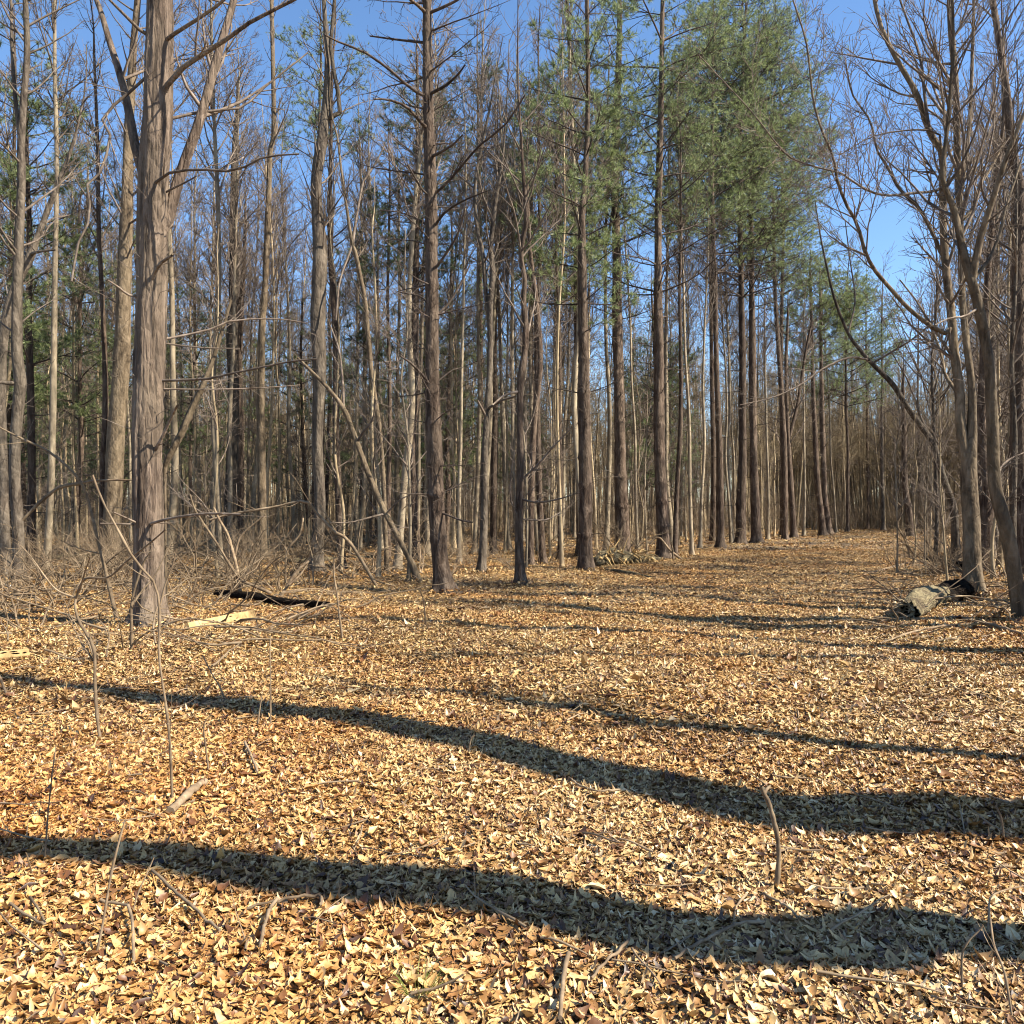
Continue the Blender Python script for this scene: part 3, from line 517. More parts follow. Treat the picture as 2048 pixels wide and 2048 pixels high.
hero('tree', 'smooth grey tree at far right with a wavy foot running out of the photo corner', 'tree', 11.6,
     [(2050, 1262, 25), (2036, 1195, 25), (2022, 1110, 25), (2012, 1061, 25), (2000, 1015, 24), (1990, 973, 23), (1987, 920, 22), (1986, 863, 22), (1983, 800, 21), (1979, 732, 20), (1970, 680, 20), (1962, 636, 20), (1954, 600, 19), (1946, 571, 18), (1936, 540, 17), (1929, 513, 16), (1915, 450, 13), (1907, 417, 12), (1890, 375, 10), (1885, 340, 8), (1895, 250, 7), (1905, 120, 6), (1905, 0, 5)],
     11, 'maple', TAN, sides=28, step=.08, fine=.01, rough=.05, rmin=.004, dens=1.2, crown=(5, 18, 2.4, .8),
     limbs=[([(1943, 560), (1955, 505), (1968, 439), (1975, 415), (1986, 395), (2000, 360), (2012, 316), (2030, 270), (2060, 200)], 15, 7, -.5, 2), ([(1955, 560), (1990, 500), (2010, 420), (2040, 330)], 8, 4, .8, 1.5),
            ([(1955, 620), (1930, 632), (1900, 636), (1870, 650)], 5, 2, -.4), ([(1990, 960), (2010, 925), (2048, 905)], 5, 3, .5)])
hero('tree', 'broad dark shaded trunk standing at the right edge of the photo', 'tree', 19,
     [(2044, 1165, 40), (2040, 1060, 36), (2038, 900, 33), (2038, 700, 29), (2038, 540, 26), (2038, 395, 23), (2025, 307, 18), (2018, 240, 15), (2012, 176, 14), (1999, 88, 12), (1986, 0, 11), (1975, -100, 10)],
     18, 'maple', PINE, sides=28, step=.12, fine=.015, crown=(7, 22, 3.0, .8), rmin=.0055, limbs=[([(2010, 300), (1985, 290), (1960, 250), (1945, 240)], 5, 3, .5)])
hero('tree', 'dark brown trunk half hidden between the double trunked tree and the wavy footed tree', 'tree', 20.5,
     [(1972, 1155, 27), (1972, 1080, 26), (1972, 995, 26), (1968, 920, 22), (1964, 863, 19), (1966, 740, 15), (1972, 620, 13), (1980, 500, 11), (1990, 380, 9)], 16, 'maple', PINE, sides=18, crown=(6, 20, 3.0, .8), rmin=.006)

# ---------------------------------------- free standing trees, placed in metres
def free_tree(name, label, cat, x, y, H, r, kind, mat, wob=.06, **kw):
    pts = []; ox = oy = 0
    for z in np.linspace(0, H*.85, 7):
        pts.append((1024+F*(x+ox)/y, HOR-(z-EYE)*F/y, 2*r*(1-.75*z/H)*F/y)); ox += rng.normal(0, wob)
    return hero(name, label, cat, y, pts, H, kind, mat, dwob=wob, **kw)
def copy_tree(root, loc, rz, sc, label, cat, group):
    c = root.copy(); C.objects.link(c); c.location = [float(a) for a in loc]; c.rotation_euler = (float(rng.normal(0, .015)), float(rng.normal(0, .015)), rz); c.scale = (sc[0], sc[0], sc[1])
    c['label'] = label; c['category'] = cat; c['group'] = group
    for ch in root.children:
        k = ch.copy(); C.objects.link(k); k.parent = c
    return c
ZB = [(290, 'left of the massive forked tree'), (620, 'between forked and twisted trees'), (860, 'between twisted tree and centre pine'),
      (1170, 'between centre pine and log heap'), (1330, 'behind the two ringed pines'), (1740, 'left of the trail'), (9999, 'right of the trail')]
def zone(x, y):
    px = 1024+F*x/y
    for lim, t in ZB:
        if px < lim: break
    return t, ('in the front rows' if y < 26 else 'in the middle rows' if y < 38 else 'deep in the wood')
KIND = {'bare': ('bare tree', 'tree'), 'sapling': ('thin leafless sapling', 'sapling'), 'pine': ('green needled pine', 'pine tree'), 'shrub': ('tangled leafless shrub', 'shrub')}
def zl(kind, x, y):
    a, cat = KIND[kind]; t, d = zone(x, y)
    return f'{a} {d} {t}', cat, f'{a}s {d} {t}'
def xl(y): return 1.2+(y-19)*.53
def xr(y): return 11.2+(y-20)*.60
tmpl = {'bare': [], 'sapling': [], 'pine': [], 'shrub': []}
ZF = lambda k, x, y: dict(zip(('label', 'cat', 'group'), zl(k, x, y)))
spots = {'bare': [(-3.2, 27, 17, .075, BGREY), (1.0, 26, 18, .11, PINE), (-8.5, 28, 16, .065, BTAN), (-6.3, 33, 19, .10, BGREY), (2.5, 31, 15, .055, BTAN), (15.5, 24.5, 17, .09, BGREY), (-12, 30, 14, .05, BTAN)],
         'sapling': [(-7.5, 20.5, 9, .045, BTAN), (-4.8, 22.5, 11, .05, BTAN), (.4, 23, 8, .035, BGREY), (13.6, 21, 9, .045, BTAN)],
         'pine': [(-17, 35, 15, .14, PINE), (-9.7, 38, 13, .12, PINE), (-3, 36, 16, .14, PINE)]}
for k, L in spots.items():
    for (x, y, H, r, mt) in L:
        z = ZF(k, x, y)
        if k == 'bare': o = free_tree('tree', z['label'], z['cat'], x, y, H, r, 'bare', mt, group=z['group'], sides=10, crown=(H*.52, 36, 2.5, .95), rmin=.006, wob=.10, stub=4.0, sl=1.6, dens=1.45)
        elif k == 'sapling': o = free_tree('sapling', z['label'], z['cat'], x, y, H, r, 'bare', mt, group=z['group'], sides=8, crown=(1.5, 32, 1.8, .8), rmin=.007, wob=.10, stub=3, sl=1.1) 
        else: o = free_tree('pine_tree', z['label'], z['cat'], x, y, H, r, 'pine', mt, group=z['group'], sides=10, dead=(2.5, 2.5), deadlen=1.2, fol=(2.6, 0, 2.5, 8), rmin=.007)
        tmpl[k].append((o, x, y))
def shrub(x, y, H, nst, label, cat, group, spread=.5, rmin=.004):
    b = np.array([x, y, float(ground_z(x, y))-.03]); root = thing('shrub', b, label, cat, group); tb = TB(); tw = TB()
    a = rng.uniform(0, 6.28, nst); D0 = np.stack([np.cos(a)*spread, np.sin(a)*spread, np.ones(nst)], 1)
    P0 = b+np.stack([np.cos(a)*.12, np.sin(a)*.12, np.zeros(nst)], 1)
    L = H*rng.uniform(.5, 1.15, nst); br, rr = grow(P0, D0, L, .009+.006*L, 9, .2, -.03); tb.tubes(br, rr, 5)
    q = np.array([b+[0, 0, -.03], b+[0, 0, .03], b+[0, 0, .06]]); tb.tubes(q[None], np.array([[.15, .13, .05]])*min(H, 1.5)/1.5, 8)
    twigs(tb, br, rr, L, [dict(per_m=4.5, ang=.7, lr=.4, n=5, wob=.15, trop=.02), dict(per_m=4, ang=.7, lr=.5, n=3)], rmin=rmin)
    tb.build('stems', BRUSH, root, origin=b); return root
for lb, px, y, H, r, z0, ln, per, mt in [('tall dark crowned pine behind the top of the dark centre pine', 965, 36, 24, .13, 12.5, 2.8, 9, DKNEEDLE), ('tall dark crowned pine a little right of the one behind the centre pine', 1060, 41, 24, .12, 13, 2.6, 8, DKNEEDLE),
    ('green needled tree whose foliage fills the upper left corner', 62, 23, 17, .12, 5.5, 2.2, 10, NEEDLE), ('green needled tree nearest the left of the straight tan trunk', 150, 28, 14, .11, 4, 2.5, 11, NEEDLE), ('low green needled tree at the left edge behind the crooked trunk', -5, 27, 11, .10, 3, 2.6, 12, NEEDLE),
    ('tall thin crowned pine behind the twisted grey tree', 640, 34, 24, .12, 16, 2.2, 7, NEEDLE), ('dark needled young pine between twisted tree and centre pine', 775, 27, 15, .09, 6, 1.9, 8, DKNEEDLE), ('green needled young pine right of the massive tree', 385, 33, 12, .09, 3.5, 2.2, 10, NEEDLE),
    ('bright green crowned pine touching the straight pine above the log heap', 1120, 27, 18, .09, 8.5, 2.2, 12, NEEDLE), ('green pine whose boughs hang over the narrow far end of the trail', 1695, 60, 22, .13, 9, 3.6, 7, NEEDLE), ('slim green pine right of the one hanging over the trail end', 1735, 70, 23, .13, 11, 3.2, 7, NEEDLE), ('dense green pine behind the close pair of pines', 1425, 44, 31, .15, 16, 3.8, 6, NEEDLE), ('dense green pine crown filling the top right of the pine row', 1565, 50, 32, .15, 15, 3.6, 6, NEEDLE)]:
    free_tree('pine_tree', lb, 'pine tree', (px-1024)/F*y, y, H, r, 'pine', PINE, sides=12, dead=(z0, z0), deadlen=1.5, fol=(z0, 0, ln, per), folmat=mt, rmin=.008)
for lb, x, y, H, r in [('many branched bare tree behind the arching tree on the right bank', 17.5, 29, 15, .13), ('wide bare tree whose fine branches reach left over the trail', 15.2, 25.5, 16, .12), ('tall bare tree with a wide veil of twigs farther along the bank', 20.5, 34, 19, .13), ('tall bare tree closing the sky gap over the end of the trail', 30.5, 66, 22, .16), ('tall bare tree right of the one closing the sky gap', 35.5, 70, 21, .16), ('tall bare tree deepest in the trail gap', 33, 78, 24, .17), ('bare tree spreading fine twigs above the far part of the right bank', 22.5, 37, 16, .14), ('slim many twigged tree in the gap left of the double trunked tree', 11.3, 21.5, 10, .055),
    ('bare twiggy tree behind the broad dark trunk at the right edge', 15.6, 23.5, 15, .11), ('bare twiggy tree between the wavy footed tree and the broad dark trunk', 11.4, 18.3, 12, .07), ('bare twiggy tree farther along the right bank', 27, 46, 16, .15)]:
    free_tree('tree', lb, 'tree', x, y, H, r, 'maple', GREY, sides=12, crown=(3.5, 34, 4.0, .8), rmin=.0042+.00008*y, stub=3, sl=1.2, dens=.8)
for lb, x, y, H, r in [('bare tree beyond the right edge, level with the wavy footed tree', 9.2, 11.0, 12, .16), ('bare tree beyond the right edge behind the wavy footed tree', 11.8, 12.4, 13, .17), ('slim bare tree beyond the right edge level with the hollow log', 11.2, 14.0, 11, .10),
    ('bare tree farthest beyond the right edge', 14.8, 12.0, 14, .21), ('double bare tree beyond the right edge', 10.4, 9.4, 12, .13), ('old bare tree far beyond the right edge', 17.5, 13.0, 16, .24), ('bare tree beyond the right edge on the bank', 13.0, 18.2, 12, .13),
    ('slim bare tree beyond the right edge behind the hollow log', 13.2, 15.6, 12, .14)]:
    free_tree('tree', lb, 'tree', x, y, H, r, 'bare', GREY, sides=12, crown=(6, 14, 2.2, .9), rmin=.005, wob=.15)
for (x, y, H, ns) in [(-5.5, 19.5, 2.0, 7), (-9.5, 23, 2.4, 9), (-2.5, 21.5, 1.7, 6)]:
    z = ZF('shrub', x, y); tmpl['shrub'].append((shrub(x, y, H, ns, z['label'], z['cat'], z['group']), x, y))

taken = [np.array([o.location.x, o.location.y]) for o in bpy.data.objects if o.type == 'EMPTY' and not o.parent]
def free(x, y, dmin):
    return all((t[0]-x)**2+(t[1]-y)**2 > dmin*dmin for t in taken)
def place(kind, x, y, smin=.8, smax=1.2, name=None, lab=None):
    src = tmpl[kind][rng.integers(len(tmpl[kind]))][0]
    s = rng.uniform(smin, smax)*np.array([rng.uniform(.85, 1.2), rng.uniform(.9, 1.1)])
    l, c, g = lab or zl(kind, x, y)
    taken.append(np.array([x, y]))
    return copy_tree(src, (x, y, ground_z(x, y)-.03), rng.uniform(0, 6.28), s, l, c, g)
# stems traced one by one from the photo: (px, ground row, kind)
for px, py, k in [(205, 1143, 'bare'), (156, 1118, 'bare'), (123, 1110, 'sapling'), (80, 1112, 'bare'), (97, 1122, 'sapling'), (360, 1112, 'sapling'), (420, 1108, 'bare'), (398, 1100, 'bare'), (500, 1108, 'bare'),
                  (511, 1098, 'sapling'), (556, 1106, 'bare'), (590, 1100, 'bare'), (609, 1094, 'sapling'), (700, 1108, 'bare'), (715, 1096, 'bare'), (817, 1167, 'sapling'), (757, 1160, 'sapling'), (855, 1118, 'bare'), (905, 1104, 'bare'),
                  (925, 1112, 'sapling'), (1010, 1110, 'bare'), (1100, 1118, 'sapling'), (1122, 1104, 'bare'), (1212, 1106, 'bare'), (1294, 1109, 'sapling'), (1384, 1110, 'bare'), (1400, 1098, 'bare'), (1275, 1100, 'bare'),
                  (1462, 1088, 'bare'), (1535, 1080, 'bare'), (1548, 1075, 'sapling'), (1607, 1074, 'bare'), (1672, 1066, 'bare'), (1690, 1063, 'bare'), (1880, 1110, 'sapling'), (1860, 1090, 'bare'), (1998, 1150, 'sapling'), (1955, 1135, 'sapling'), (2020, 1135, 'bare'), (1930, 1110, 'bare')]:
    q = gp(px, py)
    place(k, q[0], q[1], .85, 1.15)
n = 0
while n < 36:      # right side of the trail
    y = rng.uniform(22, 68); x = rng.uniform(xr(y), .66*y+2.5)
    if x > xr(y) and free(x, y, 1.1): place(rng.choice(['bare', 'sapling'], p=[.6, .4]), x, y); n += 1
n = 0
while n < 178:     # left wood
    y = 19.5+36*rng.random()**.8; x = rng.uniform(-.68*y-3, xl(y)-.6)
    if y < 24 and x > -3: continue
    if free(x, y, 1.0): place(rng.choice(['bare', 'sapling'], p=[.62, .38]), x, y); n += 1
n = 0
while n < 20:      # young pines at left and centre
    y = rng.uniform(38, 57); x = rng.choice([rng.uniform(-.66*y, -.42*y), rng.uniform(-.4*y, xl(y)-4)])
    if free(x, y, 1.5): place('pine', x, y, .75, 1.1); n += 1
n = 0
while n < 110:
    y = 16.5+34*rng.random()**1.2; lft = rng.random() < .72
    x = rng.uniform(-.66*y-1, (xl(y)-1 if y > 20 else -4.5)) if lft else rng.uniform(xr(y)-.8, .66*y+3)
    if not lft and (y < 20 or x < xr(y)-.8): continue
    if free(x, y, .7): place('shrub', x, y, .45, 1.0); n += 1

n = 0
while n < 22:      # brush closing the far end of the trail and its right edge
    y = rng.uniform(50, 68); x = rng.uniform(xl(y)+(0 if y > 62 else 9), xr(y)+3)
    if free(x, y, .6): place('shrub', x, y, .7, 1.5); n += 1
n = 0
while n < 16:
    y = rng.uniform(17.5, 30); x = xr(y)-1.8+abs(rng.normal(0, 1.2)) if y > 20 else 9.2+abs(rng.normal(0, 1.2))
    if free(x, y, .5): place(rng.choice(['shrub', 'sapling']), x, y, .5, .8); n += 1
# ---------------------------------------- the wood far behind
tb = TB(); tw = TB()
N = 2500
y = rng.uniform(54, 175, N*3); x = rng.uniform(-1, 1, N*3)*(.68*y+6)
ok = ~((x > xl(y)-1.0) & (x < xr(y)) & (y < 68)); x, y = x[ok][:N], y[ok][:N]; N = len(x)
H = rng.uniform(11, 19, N); P0 = np.stack([x, y, ground_z(x, y)*0-.1], 1)
pt, rd = grow(P0, np.tile([0, 0, 1.], (N, 1))+rng.normal(0, .03, (N, 3)), H, rng.uniform(.05, .13, N), 8, .02, .02, .85); tw.tubes(pt, rd, 5)
y2 = rng.uniform(67, 125, 620); x2 = y2*rng.uniform(.30, .68, 620); H2 = rng.uniform(9, 16, 620)
p2, r2 = grow(np.stack([x2, y2, y2*0-.1], 1), np.tile([0, 0, 1.], (620, 1))+rng.normal(0, .05, (620, 3)), H2, rng.uniform(.05, .13, 620), 8, .03, .02, .85); tw.tubes(p2, r2, 5); pt = np.vstack([pt, p2]); rd = np.vstack([rd, r2]); H = np.r_[H, H2]
LV = [dict(per_m=1.7, ang=.7, lr=.17, n=4, wob=.1, trop=.08, tmin=.3, rr=.35), dict(per_m=3.0, ang=.6, lr=.5, n=3, tmin=.2), dict(per_m=2.4, ang=.6, lr=.5, n=2)]
twigs(tw, pt, rd, H, LV, sides=(3, 3, 3), rmin=.012)
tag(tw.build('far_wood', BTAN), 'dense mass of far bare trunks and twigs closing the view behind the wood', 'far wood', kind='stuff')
tb = TB(); N = 6500
y = rng.uniform(44, 165, N); x = rng.uniform(-1, 1, N)*(.68*y+4); ok = ~((x > xl(y)-.5) & (x < xr(y)) & (y < 66)); x, y = x[ok], y[ok]; N = len(x)
x = np.r_[x, x[:900]*0+rng.uniform(.3, .66, 900)*95]; y = np.r_[y, rng.uniform(66, 95, 900)]; x[-900:] *= y[-900:]/95; N = len(x)
L = rng.uniform(1, 2.4, N)*(.6+y/75); br, rr = grow(np.stack([x, y, np.zeros(N)], 1), rng.normal(0, .3, (N, 3))+[0, 0, 1], L, np.full(N, .014), 5, .14, .0); tb.tubes(br, rr, 3)
twigs(tb, br, rr, L, [dict(per_m=3.5, ang=.7, lr=.5, n=3)], sides=(3, 3, 3), rmin=.009)
tag(tb.build('far_undergrowth', BRUSH), 'haze of dry leafless undergrowth at the feet of the far trunks', 'undergrowth', kind='stuff')
# ================================================================ trees off to the right whose shadows cross the ground
def caster(label, B, shadow, H, kind, mat, dens=.6, crown=None):
    """trunk whose height points stand where their shadow falls on the traced ground points (px, py, width m)"""
    s = SUN[:2]/np.linalg.norm(SUN[:2]); te = SUN[2]/math.hypot(SUN[0], SUN[1]); B = np.array(B, float); pts = [(B[0], B[1], 0., shadow[0][2])]
    for px, py, wd in shadow:
        g = gp(px, py)[:2]; t = float(np.dot(B-g, s)); q = g+s*t; pts.append((q[0], q[1], t*te, wd))
    pts = sorted(pts, key=lambda a: a[2])
    b0 = np.array([pts[0][0], pts[0][1], float(ground_z(pts[0][0], pts[0][1]))-.05])
    root = thing('tree', b0, label, 'tree')
    P4 = [np.r_[b0, pts[0][3]/2]]+[np.r_[a[0], a[1], a[2], a[3]/2] for a in pts[1:]]
    last = P4[-1]; d = (P4[-1][:3]-P4[-2][:3]); d = d/max(d[2], .2)
    while last[2] < H: last = np.r_[last[:3]+d*[.5, .5, 1.], last[3]*.8]; P4.append(last); d[:2] *= .5
    pp = smooth_path(P4, 60); tb = TB(); trunk_mesh(tb, pp[:, :3], np.maximum(pp[:, 3], .02), 18, fine=.01, rough=.06); tb.build('trunk', mat, root, origin=b0)
    tw = TB(); n = 14; z = rng.uniform(H*.72, H, n); P0 = np.array([[np.interp(q, pp[:, 2], pp[:, i]) for i in range(3)] for q in z]); a = rng.uniform(0, 6.28, n)
    br, rr = grow(P0, np.stack([np.cos(a), np.sin(a), np.full(n, .9)], 1), rng.uniform(1, 2.2, n), np.full(n, .03), 7, .1, .08); tw.tubes(br, rr, 5)
    twigs(tw, br, rr, np.full(n, 1.8), [dict(per_m=2.5, ang=.7, lr=.45, n=4), dict(per_m=3, ang=.7, lr=.5, n=3)]); tw.build('crown', TWIG, root, origin=b0)
def k(a): return a*2048/1932
caster('tree just outside the right edge throwing the broad middle shadow band', (8.2, 2.7), [(k(1932), k(1545), .56), (k(1600), k(1528), .58), (k(1300), k(1493), .56), (k(1000), k(1435), .52), (k(700), k(1370), .46), (k(400), k(1330), .42), (k(150), k(1302), .26), (k(-100), k(1280), .2)], 15, 'bare', GREY)
caster('tree just outside the right edge throwing the nearest shadow band', (5.6, 2.2), [(k(1932), k(1752), .32), (k(1600), k(1775), .36), (k(1300), k(1768), .38), (k(950), k(1702), .36), (k(600), k(1668), .36), (k(250), k(1640), .3), (k(-50), k(1625), .26)], 12, 'bare', GREY)
caster('sapling just outside the right edge throwing the thin wavy shadow line', (8.8, 3.9), [(k(1932), k(1447), .15), (k(1600), k(1418), .15), (k(1250), k(1375), .14), (k(1050), k(1335), .15), (k(850), k(1300), .14), (k(700), k(1290), .12), (k(600), k(1272), .09)], 10, 'bare', GREY)

caster('tree outside the right edge throwing the darkest thin band across the middle of the clearing', (9.0, 8.3), [(k(1932), k(1238), .26), (k(1600), k(1217), .26), (k(1200), k(1193), .24), (k(900), k(1187), .2), (k(650), k(1173), .16)], 12, 'bare', GREY)
caster('tree outside the right edge throwing the second band across the clearing', (10.6, 9.4), [(k(1932), k(1203), .26), (k(1500), k(1180), .24), (k(1150), k(1152), .22), (k(900), k(1140), .18)], 12, 'bare', GREY)
caster('tree outside the right edge throwing the band level with the hollow log', (13.5, 11.6), [(k(1600), k(1150), .34), (k(1300), k(1132), .3), (k(1000), k(1118), .26)], 14, 'bare', GREY)
caster('slim tree outside the right edge throwing the faint lowest band in the clearing', (9.8, 7.4), [(k(1932), k(1258), .13), (k(1500), k(1250), .13), (k(1200), k(1243), .11), (k(900), k(1238), .08)], 10, 'bare', GREY)
# ================================================================ logs, boards and sticks on the ground
def log(name, label, cat, p, mat, sides=16, n=24, rough=.08, fine=.04, extra=None, hollow=False):
    """p: rows of x, y, z, radius"""
    p = smooth_path(np.array(p, float), n); b = p[0, :3].copy(); b[2] = float(ground_z(b[0], b[1])); root = thing(name, b, label, cat)
    th = np.arange(sides)*2*np.pi/sides; s = np.linspace(0, 1, n)[:, None]
    q = 1+rough*np.sin(3*th+4*s)+rough*.6*np.sin(5*th-7*s+1)+fine*rng.normal(0, 1, (n, sides))
    q[0] *= rng.uniform(.7, 1, sides)
    tb = TB(); tb.tubes(p[None, :, :3], p[None, :, 3], sides, q[None], cap=not hollow); tb.build('log', mat, root, origin=b)
    return root, b, p
def G(px, py, r, up=1.0): q = gp(px, py); return [q[0], q[1], q[2]+r*up, r]
r, b, p = log('hollow_log', 'short fat pale barked log lying hollow and broken open beside the double trunked tree', 'log', [G(1818, 1246, .15), G(1835, 1235, .175), G(1858, 1222, .19), G(1880, 1210, .18)], ROT, hollow=True, sides=28, rough=.09, fine=.06)
tb = TB(); tb.tubes(p[None, 1:-2, :3], p[None, 1:-2, 3]*.72, 12, cap=True); tb.build('dark_heartwood', CHAR, r, origin=b)
tb = TB(); N = 44; a = rng.uniform(0, 6.28, N); P0 = p[1, :3]+np.stack([np.zeros(N), .1*np.cos(a), .1*np.sin(a)], 1)
br, rr = grow(P0, rng.normal(0, .55, (N, 3))+[-.9, -.35, .05], rng.uniform(.08, .26, N), rng.uniform(.012, .034, N), 4, .2, -.1); tb.tubes(br, rr, 5); tb.build('splinters', BTAN, r, origin=b)
log('blackened_stump', 'coal black rotten stump leaning on the foot of the double trunked tree', 'stump', [G(1880, 1212, .12), G(1898, 1208, .19), G(1918, 1206, .22), G(1938, 1205, .17)], CHAR, rough=.18, fine=.09)
log('log', 'low crumbling log on the bank behind the coal black stump', 'log', [G(1856, 1128, .10), G(1885, 1134, .09), G(1915, 1146, .12), G(1935, 1152, .10)], CHAR, rough=.15, fine=.08)
log('fallen_pole', 'thin fallen pole pointing from the right bank down across the trail', 'fallen pole', [G(1850, 1122, .06), G(1800, 1133, .045), G(1740, 1146, .04), G(1680, 1156, .03), G(1600, 1152, .02)], BRUSH, sides=8, n=20)
log('fallen_branch', 'pale fallen branch sloping behind the foot of the double trunked tree', 'fallen branch', [G(1962, 1120, .03, 8), G(1985, 1140, .03, 4), G(2008, 1160, .03, 1)], PALE, sides=8)
log('fallen_branch', 'straight thin branch resting on the hollow log and pointing right', 'fallen branch', [G(1862, 1232, .012, 18), G(1940, 1222, .014, 12), G(2030, 1238, .014, 5)], BRUSH, sides=6)
# heap of rotten log at the foot of the pine
r, b, p = log('rotten_log_heap', 'heap of crumbling pale topped rotten log at the foot of the straight pine', 'rotten log', [G(1190, 1134, .13), G(1215, 1132, .22), G(1250, 1131, .2), G(1290, 1128, .12), G(1320, 1126, .06)], ROT, rough=.2, fine=.12, sides=20)
tb = TB(); N = 70; P0 = p[rng.integers(2, 20, N), :3]+rng.normal(0, .08, (N, 3))+[0, -.08, .08]
br, rr = grow(P0, np.stack([rng.normal(.1, .7, N), rng.normal(-.6, .4, N), rng.normal(0, .45, N)], 1), rng.uniform(.2, .7, N), rng.uniform(.015, .05, N), 4, .2, -.12); tb.tubes(br, rr, 6); tb.build('splinters', PALE, r, origin=b)
tb = TB(); q = np.array([G(1205, 1140, .05), G(1260, 1146, .06), G(1300, 1152, .04)]); tb.tubes(q[None, :, :3], q[None, :, 3], 8, cap=True); tb.build('side_log', ROT, r, origin=b)
log('fallen_log', 'long dark decaying log among brush behind the pale board', 'log', [G(432, 1188, .07), G(500, 1196, .08), G(560, 1206, .08), (G(655, 1222, .07))], CHAR, rough=.12, fine=.07)
log('fallen_log', 'dark fallen log lying far back at the left edge', 'log', [G(-20, 1128, .12), G(80, 1122, .12), G(200, 1118, .10)], ROT, rough=.1)
log('fallen_log', 'low mossy brown log between the twisted grey tree and the dark centre pine', 'log', [G(560, 1130, .08), G(640, 1124, .1), G(760, 1120, .08)], ROT, rough=.1)
# pale board
def board(label, a, bb, wd, th):
    a = np.array(a); bb = np.array(bb); d = nrm(bb-a); s = nrm(np.cross(d, [0, 0, 1])); s = nrm(s*np.sign(s[1])*.35+np.array([0, 0, .94])); u = np.cross(s, d); n = 26; root = thing('board', [a[0], a[1], float(ground_z(a[0], a[1]))], label, 'board'); tb = TB(); V = []
    for t in np.linspace(0, 1, n):
        w_ = wd*(1-.25*(1-t)**4+rng.normal(0, .02)); c = a+(bb-a)*t+u*rng.normal(0, .002)
        h = th*(1+.3*math.sin(5*t))
        for k2 in range(10):
            an = k2*2*np.pi/10; cx = math.copysign(abs(math.cos(an))**.5, math.cos(an)); cz = math.copysign(abs(math.sin(an))**.6, math.sin(an))
            V.append(c+s*w_/2*cx+u*h/2*cz+rng.normal(0, .0012, 3))
    idx = np.arange(n*10).reshape(n, 10); nx_ = np.roll(idx, -1, 1); Q = np.stack([idx[:-1], nx_[:-1], nx_[1:], idx[1:]], -1)
    o = a.copy(); o[2] = root.location[2]; tb.add(V, Q)
    for e in (0, n-1):
        rg = np.array(V[e*10:e*10+10]); c = rg.mean(0); tb.add(np.vstack([rg, c]), None, [[i, (i+1) % 10, 10] for i in range(10)])
    tb.build('plank', PALE, root, origin=o); tb = TB()
    for i in range(9):
        t = rng.uniform(.15, .92); c = a+(bb-a)*t+s*wd*rng.uniform(-.33, .33)-u*th*.55*np.sign(u[1])
        l = rng.uniform(.02, .05); pp = np.array([c-d*l, c, c+d*l]); tb.tubes(pp[None], np.array([[.002, .008, .002]]), 6)
    tb.build('beetle_holes', CHAR, root, origin=o)
board('pale yellow split board lying tilted right of the massive tree', gp(376, 1272, .09), gp(510, 1240, .14), .13, .035)
board('weathered yellow board end poking in at the left edge', gp(-60, 1342, .08), gp(58, 1326, .085), .09, .03)

def sticks(name, label, cat, polys, mat=BRUSH, D=None, group=None, dens=0., k=7):
    """stem traced at depth D from (px, py, width) rows; the first polyline is the main stem, root first"""
    base = gp(polys[0][0][0], polys[0][0][1]) if D is None else P(polys[0][0][0], polys[0][0][1], D)
    if D is None: D = base[1]
    base = base.copy(); base[2] = float(ground_z(base[0], base[1])); root = thing(name, base, label, cat, group)
    for i, pl in enumerate(polys):
        dd = rng.normal(0, .25) if i else rng.normal(0, .12)
        q = np.array([np.r_[P(a, b_, D+dd*j/max(len(pl)-1, 1)), wd/2/F*D] for j, (a, b_, wd) in enumerate(pl)])
        if i == 0: q[0, 2] = base[2]-.03
        s = smooth_path(q, 22); tb = TB(); tb.tubes(s[None, :, :3], np.maximum(s[None, :, 3], .0015)*(1+.12*rng.normal(0, 1, (1, 22))), k)
        if dens: twigs(tb, s[None, :, :3], s[None, :, 3]*.7, np.array([np.linalg.norm(np.diff(s[:, :3], axis=0), axis=1).sum()]), [dict(per_m=dens, ang=.7, lr=.22, n=5, wob=.12), dict(per_m=3, ang=.7, lr=.5, n=3)], rmin=.0018)
        tb.build('stem' if i == 0 else 'branch', mat, root, origin=base)
    return root
def W(pts, a, b_): return [(p[0], p[1], a+(b_-a)*i/(len(pts)-1)) for i, p in enumerate(pts)]
sticks('sapling', 'long arching leafless sapling crossing left of the massive tree and bending to the left edge', 'sapling', [W([(236, 1243), (214, 1154), (199, 1096), (188, 1049), (178, 1009), (163, 966), (134, 933), (94, 901), (47, 879), (0, 855), (-40, 830)], 8, 3), W([(163, 966), (120, 975), (86, 999), (60, 1025), (45, 1040)], 8, 6), W([(163, 966), (200, 961), (265, 960)], 6, 3)], dens=1.5)
sticks('sapling', 'bent leafless sapling rising below the broad shadow and crossing the massive trunk', 'sapling', [W([(345, 1615), (343, 1560), (340, 1490), (333, 1420), (318, 1310), (319, 1216), (308, 1165), (286, 1140), (261, 1107), (232, 1053), (203, 998), (185, 950)], 6, 4), W([(320, 1210), (330, 1170), (345, 1130), (352, 1100)], 4, 2)], dens=1.5)
sticks('sapling', 'forked leafless sapling with long side shoots in front of the left brush', 'sapling', [W([(202, 1487), (195, 1440), (190, 1370), (188, 1300), (170, 1262), (159, 1245), (150, 1215), (152, 1196)], 7, 5), W([(152, 1196), (170, 1158), (217, 1154), (254, 1122), (301, 1085), (330, 1060)], 5, 3), W([(152, 1196), (109, 1176), (62, 1114), (40, 1090)], 4, 2), W([(158, 1185), (168, 1150), (180, 1115)], 4, 2)], dens=1.3)
